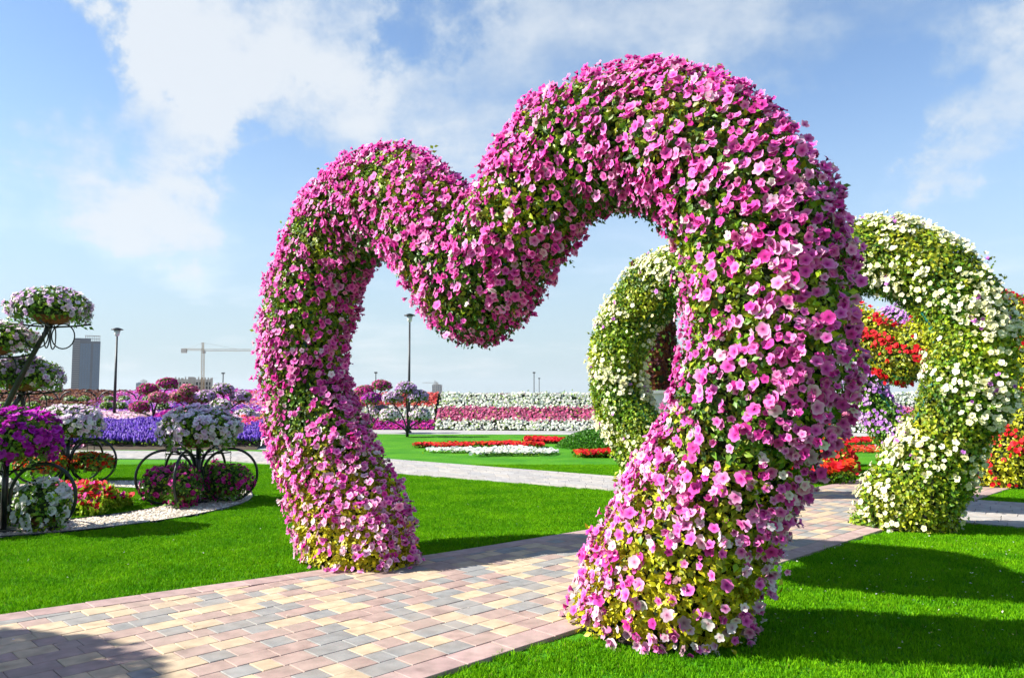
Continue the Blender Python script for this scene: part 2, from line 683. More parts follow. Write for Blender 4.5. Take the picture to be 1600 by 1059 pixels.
PAVER = attr_mat('concrete_paver', 0.75, 0.0, 0.25, noise=0.20, nscale=11.0, bump=0.5)
def dust(m):
    t = m.node_tree
    b = pbsdf(m)
    src = b.inputs['Base Color'].links[0].from_socket
    g = N(t, 'ShaderNodeNewGeometry')
    n1 = N(t, 'ShaderNodeTexNoise'); n1.inputs['Scale'].default_value = 1.3; n1.inputs['Detail'].default_value = 9; n1.inputs['Roughness'].default_value = 0.7
    L(t, g.outputs['Position'], n1.inputs['Vector'])
    mr = N(t, 'ShaderNodeMapRange'); L(t, n1.outputs['Fac'], mr.inputs['Value'])
    mr.inputs['From Min'].default_value = 0.42; mr.inputs['From Max'].default_value = 0.72; mr.inputs['To Max'].default_value = 0.55
    mx = N(t, 'ShaderNodeMixRGB'); L(t, mr.outputs[0], mx.inputs[0]); L(t, src, mx.inputs[1]); mx.inputs[2].default_value = (0.36, 0.30, 0.24, 1)
    n2 = N(t, 'ShaderNodeTexNoise'); n2.inputs['Scale'].default_value = 4.5; n2.inputs['Detail'].default_value = 6
    L(t, g.outputs['Position'], n2.inputs['Vector'])
    m2 = N(t, 'ShaderNodeMapRange'); L(t, n2.outputs['Fac'], m2.inputs['Value'])
    m2.inputs['From Min'].default_value = 0.60; m2.inputs['From Max'].default_value = 0.75; m2.inputs['To Min'].default_value = 1.0; m2.inputs['To Max'].default_value = 0.72
    sc = N(t, 'ShaderNodeVectorMath', operation='SCALE'); L(t, mx.outputs[0], sc.inputs[0]); L(t, m2.outputs[0], sc.inputs['Scale'])
    L(t, sc.outputs[0], b.inputs['Base Color'])


dust(PAVER)
PCOL = [np.array((0.50, 0.385, 0.25)), np.array((0.35, 0.25, 0.215)), np.array((0.25, 0.25, 0.24))]
BORDER_C = np.array((0.37, 0.26, 0.24))


def paver_geo(q, top=0.02, depth=0.03, bev=0.0032, c=None):
    """q: four ground corners counter-clockwise"""
    q = np.asarray(q, float)
    cen = q.mean(0)
    inn = cen + (q - cen) * (1 - 2 * bev / np.maximum(np.linalg.norm(q - cen, axis=1, keepdims=True), 0.02))
    V = [(*p, top - depth) for p in q] + [(*p, top - bev) for p in q] + [(*p, top) for p in inn]
    F = [(8, 9, 10, 11)]
    for i in range(4):
        j = (i + 1) % 4
        F += [(i, j, 4 + j, 4 + i), (4 + i, 4 + j, 8 + j, 8 + i)]
    return V, F


def pavers(parent, pts, cols, zoff, n_parts, shared=True):
    """largest in view become single pavers, the rest one part"""
    Q = np.array(pts)
    cen = Q.mean(1)
    pj = project(np.concatenate([cen, np.full((len(cen), 1), 0.02)], 1))
    vis = (cen[:, 1] > 1) & (pj[:, 0] > -20) & (pj[:, 0] < 1620) & (pj[:, 1] < 1075)
    score = np.where(vis, 1.0 / np.maximum(cen[:, 1], 0.5), -1)
    order = np.argsort(-score)
    single = [i for i in order[:n_parts] if score[i] > 0]
    ss = set(single)
    cache = {}
    for i in single:
        q = Q[i]
        c0 = cen[i]
        e = q[1] - q[0]
        ang = math.atan2(e[1], e[0])
        ca, sa = math.cos(-ang), math.sin(-ang)
        lq = (q - c0) @ np.array([[ca, sa], [-sa, ca]])
        ci = tuple(np.round(cols[i], 2))
        key = (tuple(np.round(lq, 3).ravel()), ci)
        if key not in cache:
            V, F = paver_geo(lq)
            cache[key] = make_mesh('paver', V, F, np.tile(cols[i], (12, 1)), PAVER)
        o = obj('paver', cache[key], parent, loc=(c0[0], c0[1], zoff + random.uniform(-0.0018, 0.0018)))
        o.rotation_euler = (random.gauss(0, 0.004), random.gauss(0, 0.004), ang)
    V, F, C = [], [], []
    for i in range(len(Q)):
        if i in ss:
            continue
        v, f = paver_geo(Q[i])
        b = len(V)
        V += [(a, bb, c + zoff) for a, bb, c in v]
        F += [tuple(k + b for k in ff) for ff in f]
        C += [cols[i]] * 12
    if V:
        obj('paver_field', make_mesh('paver_field', V, F, np.array(C), PAVER), parent, kind='stuff')


def main_pavers():
    pts, cols = [], []
    RW, BW, gap = 0.165, 0.20, 0.0035
    PJ = [[c * random.uniform(0.92, 1.06) for _ in range(3)] for c in PCOL]
    t = BW
    row = 0
    while t < 3.9:
        s = -8.8 + random.uniform(0, 0.3)
        last = -1
        while s < 13.5:
            ln = random.choice((0.125, 0.165, 0.165, 0.21, 0.26, 0.26))
            a = [(s, t), (s + ln, t), (s + ln, t + RW), (s, t + RW)]
            lim = [tmax(x[0]) - BW for x in a]
            cl = [(x[0] + (gap / 2 if k in (0, 3) else -gap / 2), min(x[1], m) + (gap / 2 if k < 2 else -gap / 2)) for k, (x, m) in enumerate(zip(a, lim))]
            if min(cl[3][1] - cl[0][1], cl[2][1] - cl[1][1]) > 0.015:
                pts.append([path_pt(*c) for c in cl])
                k = random.choices((0, 1, 2), (0.36, 0.36, 0.28))[0]
                if k == last and random.random() < 0.4:
                    k = (k + 1) % 3
                last = k
                cols.append(np.array(random.choice(PJ[k])))
            s += ln
        t += RW
        row += 1
    for side in (0, 1):
        s = -8.8
        while s < 13.5:
            ln = 0.36
            if side == 0:
                cl = [(s, 0), (s + ln - gap, 0), (s + ln - gap, BW - gap), (s, BW - gap)]
            else:
                cl = [(s, tmax(s) - BW + gap), (s + ln - gap, tmax(s + ln) - BW + gap), (s + ln - gap, tmax(s + ln)), (s, tmax(s))]
            pts.append([path_pt(*c) for c in cl])
            cols.append(BORDER_C * random.choice((0.92, 1.0, 1.07)))
            s += ln
    pavers(main_path, pts, cols, 0.006, 300)


def strip_pavers():
    """the crossing path: rows that follow its bend"""
    pts, cols = [], []
    near = np.array(CR_NEAR); far = np.array(CR_FAR[::-1])
    seg = np.r_[0, np.cumsum(np.linalg.norm(np.diff((near + far) / 2, axis=0), axis=1))]

    def P(s, t):
        a = np.array([np.interp(s, seg, near[:, k]) for k in (0, 1)])
        b = np.array([np.interp(s, seg, far[:, k]) for k in (0, 1)])
        return a + (b - a) * t
    rows = 11
    for r in range(rows):
        s = random.uniform(0, 0.3)
        while s < seg[-1] - 0.6:
            ln = random.choice((0.24, 0.34, 0.34, 0.44))
            t0, t1 = r / rows + 0.001, (r + 1) / rows - 0.001
            q = [P(s, t0), P(s + ln - 0.006, t0), P(s + ln - 0.006, t1), P(s, t1)]
            s += ln
            c = np.array(q).mean(0)
            if in_poly(c[None], MAIN_PATH)[0]:
                continue
            pts.append(q)
            cols.append(random.choice(((0.36, 0.345, 0.33), (0.33, 0.32, 0.305), (0.40, 0.37, 0.335), (0.31, 0.30, 0.295))))
    pavers(cross_path, pts, [np.array(c) for c in cols], 0.008, 0)


main_pavers()
strip_pavers()

# gravel ring round the flower carts
GC, GRI, GRO = np.array([-6.6, 10.95]), 1.9, 2.85
GRAVEL = attr_mat('pebble', 0.8, 0.0, 0.3, noise=0.15, nscale=50)
GBASE = mat('gravel_bed', (0.40, 0.36, 0.29), 0.95, noise=(40, 0.3), bump=0.8, bscale=120)


def gravel():
    n = 72
    V, F = [], []
    for i in range(n):
        a = 2 * math.pi * i / n
        for r_ in (GRI, GRO):
            V.append((GC[0] + r_ * math.cos(a), GC[1] + r_ * math.sin(a), 0.012))
    for i in range(n):
        j = (i + 1) % n
        F.append((2 * i, 2 * i + 1, 2 * j + 1, 2 * j))
    bed = obj('gravel_ring', make_mesh('gravel_ring', V, F, None, GBASE), kind='structure')
    k = 15000
    a = rng.uniform(0, 2 * math.pi, k); r_ = np.sqrt(rng.uniform(GRI ** 2, GRO ** 2, k))
    P = np.stack([GC[0] + r_ * np.cos(a), GC[1] + r_ * np.sin(a), np.full(k, 0.014)], -1)
    T = []
    for s in range(3):
        q = np.random.default_rng(s)
        ang = np.arange(5) * 2 * math.pi / 5
        v = [(0, 0, 0.55)] + [(math.cos(x) * q.uniform(.7, 1.1), math.sin(x) * q.uniform(.6, .9), q.uniform(-.1, .15)) for x in ang]
        f = [(0, 1 + i, 1 + (i + 1) % 5) for i in range(5)]
        T.append((np.array(v), np.array(f), np.tile([1, 0, 0], (6, 1)).astype(float)))
    base = np.array([(0.62, 0.55, 0.44), (0.72, 0.68, 0.60), (0.45, 0.38, 0.30), (0.58, 0.48, 0.37)])
    c = base[rng.integers(0, 4, k)] * rng.uniform(0.8, 1.15, (k, 1))
    pal = np.stack([c, c, c], 1)
    z = unit(np.array([[0, 0, 1.0]]) + rng.normal(size=(k, 3)) * 0.15)
    V, F, C = instance(T, P, frames(z, rng), rng.uniform(0.012, 0.028, k), pal, rng)
    obj('pebbles', make_mesh('pebbles', V, F, C, GRAVEL), bed, kind='stuff')
    for r_, nm in ((GRI, 'inner_edging'), (GRO, 'outer_edging')):
        mb = MB()
        mb.tube([(GC[0] + r_ * math.cos(x), GC[1] + r_ * math.sin(x), 0.02) for x in np.linspace(0, 2 * math.pi, 90, endpoint=False)], 0.010, 6, closed=True)
        mb.build('steel_edging', STEEL, bed)


gravel()

# ------------------------------------------------------------------ heart arches
HL = G(555, 882)[:2]; HR = G(1030, 992)[:2]
HM = (HL + HR) / 2 + np.array([0.0, 0.10])
HP = (HR - HL) / np.linalg.norm(HR - HL)
HN = np.array([-HP[1], HP[0]])
HROT = math.atan2(HP[1], HP[0])
half = np.array([(1.49, -0.1), (1.585, 0.2), (1.74, 0.5), (1.95, 0.9), (2.18, 1.32), (2.34, 1.75), (2.36, 2.15), (2.26, 2.57), (2.02, 2.95), (1.66, 3.20), (1.27, 3.30), (0.88, 3.20), (0.54, 2.93), (0.25, 2.63), (0.0, 2.38)])


def smooth_line(P, k):
    d = np.r_[0, np.cumsum(np.linalg.norm(np.diff(P, axis=0), axis=1))]
    s = np.linspace(0, d[-1], k)
    Q = np.stack([np.interp(s, d, P[:, i]) for i in range(P.shape[1])], -1)
    for _ in range(6):
        Q[1:-1] = (Q[:-2] + 2 * Q[1:-1] + Q[2:]) / 4
    return Q


hc = smooth_line(half, 90)
HC = np.concatenate([hc, (hc * [-1, 1])[::-1][1:]])
HC[:, 0] -= 0.14 * np.exp(-((HC[:, 1] - 1.6) / 0.95) ** 2) * np.clip((-HC[:, 0] - 0.9) / 0.8, 0, 1)
HC[:, 0] -= 0.10 * np.exp(-(HC[:, 0] - 0.5) ** 2 / 1.28) * np.clip((HC[:, 1] - 1.6) / 0.6, 0, 1)
#           # foot to foot, in the plane of the heart
HRAD = np.interp(HC[:, 1], [0, 0.5, 1.2, 4], [0.535, 0.49, 0.445, 0.445])


HDEEP = 0.84          # the arch is a little thinner front to back


def shell_pool(n, lo, hi, seed):
    """points spread evenly through the skin of the heart, with outward normals"""
    r = np.random.default_rng(seed)
    keepP, keepN, keepS = [], [], []
    got = 0
    while got < n:
        P = np.stack([r.uniform(-3.05, 3.05, 60000), r.uniform(-0.72, 0.72, 60000), r.uniform(0.02, 4.0, 60000)], -1)
        D2 = (P[:, 0:1] - HC[None, ::2, 0]) ** 2 + (P[:, 2:3] - HC[None, ::2, 1]) ** 2 + P[:, 1:2] ** 2
        D = np.sqrt(D2) - HRAD[None, ::2]
        i = D.argmin(1)
        s = D[np.arange(len(P)), i] - 0.045 * lump(P, 2.0) - 0.02 * lump(P, 5.5)
        k = (s > lo) & (s < hi)
        c = HC[::2][i[k]]
        nn = unit(np.stack([P[k, 0] - c[:, 0], P[k, 1], P[k, 2] - c[:, 1]], -1))
        keepP.append(P[k]); keepN.append(nn); keepS.append(s[k])
        got += int(k.sum())
    P, Nq = np.concatenate(keepP)[:n], np.concatenate(keepN)[:n]
    P[:, 1] *= HDEEP
    return P, unit(Nq / np.array([1, HDEEP, 1])), np.concatenate(keepS)[:n]


LP, LN, LS = shell_pool(85000, -0.11, 0.015, 1)
FP, FN, FS = shell_pool(22000, 0.0, 0.055, 2)


def core_mesh(q=0.345):
    mb = MB()
    pts = [(p[0], 0, p[1]) for p in HC[::3]]
    mid = len(pts) // 2
    for seq in (pts[:mid + 1], pts[mid:]):
        mb.tube(seq, q, 18)
    prof = [(q * math.cos(a), q * math.sin(a)) for a in np.linspace(-1.5, 1.5, 12)]
    mb.lathe(prof, 18, (-0.08, 0, 2.38))
    mb.V = [(x, y * HDEEP, z) for x, y, z in mb.V]
    return make_mesh('moss_core', mb.V, mb.F, None, CORE, True)


CORE_ME = core_mesh()


def offset_line(du, w, zlo=0.0):
    """a line that follows the arch's inner or outer side at sideways offset w"""
    T = np.gradient(HC, axis=0)
    T = unit(T)
    nrm = np.stack([T[:, 1], -T[:, 0]], -1)
    Q = HC + nrm * du
    return [(q[0], w, q[1]) for q in Q if q[1] > zlo]


PINKS = [((0.90, 0.31, 0.68), (0.74, 0.04, 0.44), (0.16, 0.003, 0.06)),
         ((0.89, 0.22, 0.62), (0.72, 0.03, 0.43), (0.15, 0.003, 0.06)),
         ((0.90, 0.46, 0.74), (0.80, 0.13, 0.52), (0.24, 0.006, 0.10)),
         ((0.78, 0.08, 0.46), (0.60, 0.015, 0.31), (0.14, 0.002, 0.05)),
         ((0.91, 0.70, 0.82), (0.86, 0.38, 0.63), (0.45, 0.05, 0.20)),
         ((0.91, 0.84, 0.87), (0.88, 0.66, 0.76), (0.5, 0.2, 0.3)),
         ((0.52, 0.34, 0.40), (0.42, 0.20, 0.26), (0.2, 0.06, 0.1))]
PINKS = [tuple((a, b, c * 0.93) for a, b, c in p) for p in PINKS]
CREAMS = [((0.86, 0.85, 0.62), (0.84, 0.82, 0.46), (0.55, 0.50, 0.06)),
          ((0.88, 0.87, 0.72), (0.84, 0.83, 0.55), (0.60, 0.54, 0.10)),
          ((0.84, 0.83, 0.50), (0.80, 0.78, 0.34), (0.50, 0.45, 0.04)),
          ((0.66, 0.28, 0.72), (0.55, 0.14, 0.60), (0.2, 0.02, 0.25))]
REDS = [((0.72, 0.010, 0.018), (0.60, 0.005, 0.012), (0.2, 0.002, 0.004)),
        ((0.80, 0.03, 0.05), (0.66, 0.01, 0.02), (0.25, 0.003, 0.005))]
PURPLES = [((0.52, 0.20, 0.66), (0.40, 0.09, 0.52), (0.12, 0.01, 0.2)),
           ((0.66, 0.38, 0.74), (0.52, 0.2, 0.6), (0.2, 0.03, 0.3)),
           ((0.74, 0.55, 0.78), (0.6, 0.3, 0.64), (0.25, 0.06, 0.3))]

G_DARK, G_MID, G_LITE, G_YEL = np.array([(0.04, 0.12, 0.010), (0.12, 0.27, 0.015), (0.28, 0.44, 0.02), (0.64, 0.58, 0.015)])


def heart(name, off, label, palettes, weights, nflow, nleaf, fsize, yellow, seed, parts=0, tmpl=PET, lsize=0.062, clump=0.5, vis_box=None, under=0.5, group=None, rails=True, scale=1.0, shift=0.0, slim=0.0):
    r = np.random.default_rng(seed)
    loc = HM + HN * off + HP * shift
    t = thing(name, (loc[0], loc[1], 0), label, 'flower arch', group, HROT)
    t.scale = (scale, scale, scale)
    obj('moss_core', CORE_ME if slim == 0 else core_mesh(0.345 - slim), t)
    # steel frame: two rails at the inner side with hoops, feet on plates
    for w in (-0.16, 0.16):
        fr = MB()
        fr.tube(offset_line(-0.33 if rails else -0.28, w)[::4], 0.024, 6)
        fr.build('frame_rail', TEAL, t)
    for sx in (-1, 1):
        so = MB()
        pts = [(sx * 1.52 + 0.47 * math.cos(a) * r.uniform(0.92, 1.05), 0.40 * math.sin(a) * r.uniform(0.92, 1.05), 0.0) for a in np.linspace(0, 2 * math.pi, 26, endpoint=False)]
        V = [(p[0], p[1], 0.03) for p in pts] + [(sx * 1.52, 0, 0.075)]
        so.add(V, [(i, (i + 1) % 26, 26) for i in range(26)])
        so.tube([(p[0], p[1], 0.028) for p in pts], 0.012, 6, closed=True)
        so.build('soil_bed', SOIL, t)
        for w in (-0.28, 0.28):
            po = MB()
            po.box((sx * 1.84, w, 0.16), (0.09, 0.09, 0.34))
            po.build('frame_foot', STEEL, t)
    # leaves
    idx = r.permutation(len(LP))[:nleaf]
    P, Nn = LP[idx], LN[idx]
    P = P - Nn * slim
    tone = lump(P, 1.7) * 0.5 + lump(P, 5.0) * 0.35 + r.normal(size=len(P)) * 0.35
    low = np.clip((1.25 - P[:, 2]) / 1.25, 0, 1)
    yl = yellow[0] + yellow[1] * low + 0.30 * lump(P, 2.6) + r.normal(size=len(P)) * 0.22
    tint = np.where(tone[:, None] < -0.25, G_DARK, np.where(tone[:, None] < 0.35, G_MID, G_LITE))
    tint = tint + np.clip(yl, 0, 1)[:, None] * (G_YEL - tint) * 0.9
    leaves_mesh('foliage', P, Nn, lsize, tint, r, parent=t)
    # shoots that stand out of the skin
    sp = r.permutation(len(P))[:int(nleaf * 0.006)]
    ks = 6
    j6 = np.tile(np.arange(ks), len(sp))
    dirv = unit(Nn[sp] + r.normal(size=(len(sp), 3)) * 0.45 + np.array([0, 0, 0.25]))
    ln = r.uniform(0.012, 0.026, len(sp))
    PP = np.repeat(P[sp] + Nn[sp] * 0.02, ks, 0) + np.repeat(dirv * ln[:, None], ks, 0) * j6[:, None]
    leaves_mesh('shoots', PP, unit(np.repeat(dirv, ks, 0) + r.normal(size=PP.shape) * 0.7), lsize * 0.85, np.repeat(tint[sp] * 1.1, ks, 0), r, parent=t, droop=0.05)
    # trailing stems under the arch
    und = np.where((Nn[:, 2] < -0.55) & (P[:, 2] > 1.5))[0]
    und = und[r.permutation(len(und))[:int(nleaf * 0.03)]]
    if len(und):
        n4 = np.repeat(und, 4)
        PP = P[n4] + np.array([0, 0, -1.0]) * (np.tile(np.arange(4), len(und)) * 0.028)[:, None] + r.normal(size=(len(n4), 3)) * 0.008
        NNn = unit(Nn[n4] * 0.2 + r.normal(size=(len(n4), 3)))
        leaves_mesh('trailing_stems', PP, NNn, lsize * 0.7, np.tile(G_DARK * 1.3, (len(n4), 1)), r, parent=t, droop=1.2)
    # flowers: fewer underneath, in loose clumps
    ld = LP[:0]
    den = 0.80 + clump * lump(FP, 3.0) + 0.45 * clump * lump(FP, 7.0)
    den *= np.interp(FN[:, 2], [-1, -0.55, -0.1, 0.3, 1], [under, under + 0.15, 0.88, 1.0, 1.3])
    den *= np.interp(FP[:, 2], [0.0, 0.9], [0.64, 1.0])
    key = den + r.normal(size=len(FP)) * 0.36
    order = np.argsort(-key)[:nflow]
    P, Nn = FP[order], FN[order]
    P = P + Nn * (0.015 - slim + np.clip(r.exponential(0.014, (len(P), 1)), 0, 0.06))
    # palette: paler ones lower down
    W = np.tile(np.array(weights, float), (len(P), 1))
    lowf = np.clip((1.5 - P[:, 2]) / 1.5, 0, 1)
    if len(palettes) == 7:
        W[:, 4:] *= (0.35 + 2.4 * lowf)[:, None]
        W[:, 1] *= 0.5 + P[:, 2] / 2.6
        W[:, 3] *= 0.4 + P[:, 2] / 2.6
    W /= W.sum(1, keepdims=True)
    ci = (W.cumsum(1) < r.random(len(P))[:, None]).sum(1)
    sz = fsize * r.uniform(0.66, 1.22, len(P))
    sl = np.array(Matrix.Rotation(-HROT, 3, 'Z') @ to_sun)          # blooms turn to the light
    z = unit(Nn + sl * 0.55 + np.array([-0.08, -0.12, 0.0]) + r.normal(size=(len(P), 3)) * 0.45)
    Rm = frames(z, r)
    mask = np.zeros(len(P), bool)
    if parts:
        ca, sa = math.cos(HROT), math.sin(HROT)
        Wd = np.stack([loc[0] + P[:, 0] * ca - P[:, 1] * sa, loc[1] + P[:, 0] * sa + P[:, 1] * ca, P[:, 2]], -1)
        nw = np.stack([Nn[:, 0] * ca - Nn[:, 1] * sa, Nn[:, 0] * sa + Nn[:, 1] * ca, Nn[:, 2]], -1)
        v = np.array([0, 0, CAM_H]) - Wd
        dist = np.linalg.norm(v, axis=1)
        fac = (nw * v).sum(1) / dist
        pj = project(Wd)
        ok = (fac > 0.25) & (pj[:, 0] > 5) & (pj[:, 0] < 1595) & (pj[:, 1] > 5)
        if vis_box is not None:
            o2 = np.zeros(len(P), bool)
            for x0, x1 in vis_box:
                o2 |= (pj[:, 0] > x0) & (pj[:, 0] < x1)
            ok &= o2
        score = np.where(ok, sz / dist * np.minimum(fac + 0.4, 1.1), -1)
        pick = np.argsort(-score)[:parts]
        pick = pick[score[pick] > 0]
        mask[pick] = True
        ms = flower_set(name + label, palettes, tmpl)
        place_flowers('petunia', ms, ci[pick] * 3 + r.integers(0, 3, len(pick)), P[pick], Rm[pick], sz[pick], t)
    k = ~mask
    V, F, C = instance(tmpl, P[k], Rm[k], sz[k], pal_of(palettes, ci[k], r, 0.09), r)
    obj('petunia_mass', make_mesh('petunia_mass', V, F, C, PETAL), t, kind='stuff')
    return t


GRP = 'heart-shaped flower arches along the path'
heart('heart_arch', 0.0, 'nearest heart arch, covered in pink petunias, straddling the paved path', PINKS, (1.0, 1.1, 0.9, 0.7, 0.42, 0.16, 0.05), 11800, 80000, 0.0345, (0.06, 1.3), 21, parts=300, under=0.7, clump=0.5, lsize=0.05, rails=False, group=GRP)
heart('heart_arch', 5.25, 'cream and yellow-green heart arch, second along the path', CREAMS, (1, 0.6, 1.0, 0.08), 4600, 78000, 0.034, (0.20, 0.08), 22, parts=300, vis_box=((915, 1040), (1345, 1595)), clump=1.1, group=GRP, scale=0.965, shift=0.12, lsize=0.055, slim=0.01)
heart('heart_arch', 10.6, 'heart arch with red flowers and yellow leaves behind the cream one', REDS, (1, 0.7), 3000, 26000, 0.048, (0.55, 0.2), 23, tmpl=SML, clump=1.0, under=0.95, lsize=0.075, group=GRP, scale=0.88, shift=0.30)
heart('heart_arch', 15.8, 'farthest heart arch, dark leaves and small purple flowers', PURPLES, (1, 1, 0.7), 3200, 20000, 0.046, (-0.5, 0.0), 24, tmpl=SML, lsize=0.075, under=0.6, group=GRP, shift=0.45)
heart('heart_arch', -6.35, 'unseen heart arch added left of the camera to shade the near pavers', PINKS, (1, 1, 1, .6, .6, .2, .05), 2200, 16000, 0.055, (-0.1, 0.5), 25, tmpl=SML, lsize=0.08, group=GRP, shift=-2.5)  # added out of view, placed only to throw a shadow on the near pavers

# ------------------------------------------------------------------ baskets, carts, basket stands
WHITES = [((0.88, 0.78, 0.86), (0.84, 0.62, 0.80), (0.55, 0.30, 0.5)), ((0.86, 0.66, 0.83), (0.80, 0.48, 0.75), (0.4, 0.2, 0.4)), ((0.90, 0.86, 0.89), (0.88, 0.76, 0.86), (0.6, 0.45, 0.55))]
PUREW = [((0.86, 0.87, 0.84), (0.84, 0.86, 0.78), (0.6, 0.65, 0.35)), ((0.82, 0.84, 0.80), (0.8, 0.82, 0.74), (0.5, 0.55, 0.3))]
LILACS = [((0.74, 0.52, 0.78), (0.62, 0.32, 0.68), (0.3, 0.1, 0.35)), ((0.82, 0.70, 0.83), (0.72, 0.5, 0.76), (0.4, 0.2, 0.45)), ((0.66, 0.38, 0.72), (0.5, 0.2, 0.58), (0.2, 0.05, 0.28))]
MAGENTAS = [((0.52, 0.02, 0.46), (0.42, 0.008, 0.36), (0.15, 0.002, 0.14)), ((0.62, 0.05, 0.56), (0.5, 0.02, 0.44), (0.2, 0.005, 0.18)), ((0.44, 0.012, 0.42), (0.34, 0.005, 0.32), (0.1, 0.002, 0.1))]
HOTPINK = [((0.78, 0.04, 0.40), (0.64, 0.015, 0.28), (0.2, 0.003, 0.08)), ((0.74, 0.07, 0.40), (0.6, 0.03, 0.3), (0.25, 0.008, 0.1)), ((0.50, 0.01, 0.2), (0.4, 0.006, 0.15), (0.15, 0.002, 0.05))]
CORALS = [((0.78, 0.12, 0.12), (0.66, 0.05, 0.06), (0.3, 0.01, 0.02)), ((0.82, 0.2, 0.18), (0.7, 0.1, 0.1), (0.3, 0.02, 0.03))]
ORANGES = [((0.72, 0.06, 0.008), (0.6, 0.03, 0.005), (0.3, 0.1, 0.01)), ((0.76, 0.16, 0.012), (0.66, 0.08, 0.01), (0.4, 0.2, 0.01)), ((0.66, 0.02, 0.01), (0.5, 0.01, 0.006), (0.2, 0.03, 0.005))]
VIOLETS = [((0.10, 0.03, 0.42), (0.07, 0.02, 0.32), (0.03, 0.06, 0.03)), ((0.17, 0.07, 0.52), (0.12, 0.04, 0.42), (0.04, 0.08, 0.04)), ((0.26, 0.16, 0.55), (0.18, 0.1, 0.45), (0.05, 0.1, 0.05))]
ROSES = [((0.78, 0.22, 0.40), (0.66, 0.10, 0.26), (0.3, 0.02, 0.1)), ((0.82, 0.36, 0.50), (0.72, 0.2, 0.36), (0.4, 0.05, 0.15)), ((0.70, 0.12, 0.28), (0.58, 0.05, 0.2), (0.25, 0.01, 0.08))]
PALEPINK = [((0.84, 0.55, 0.66), (0.78, 0.4, 0.54), (0.5, 0.15, 0.25)), ((0.86, 0.68, 0.74), (0.8, 0.52, 0.62), (0.5, 0.2, 0.3))]


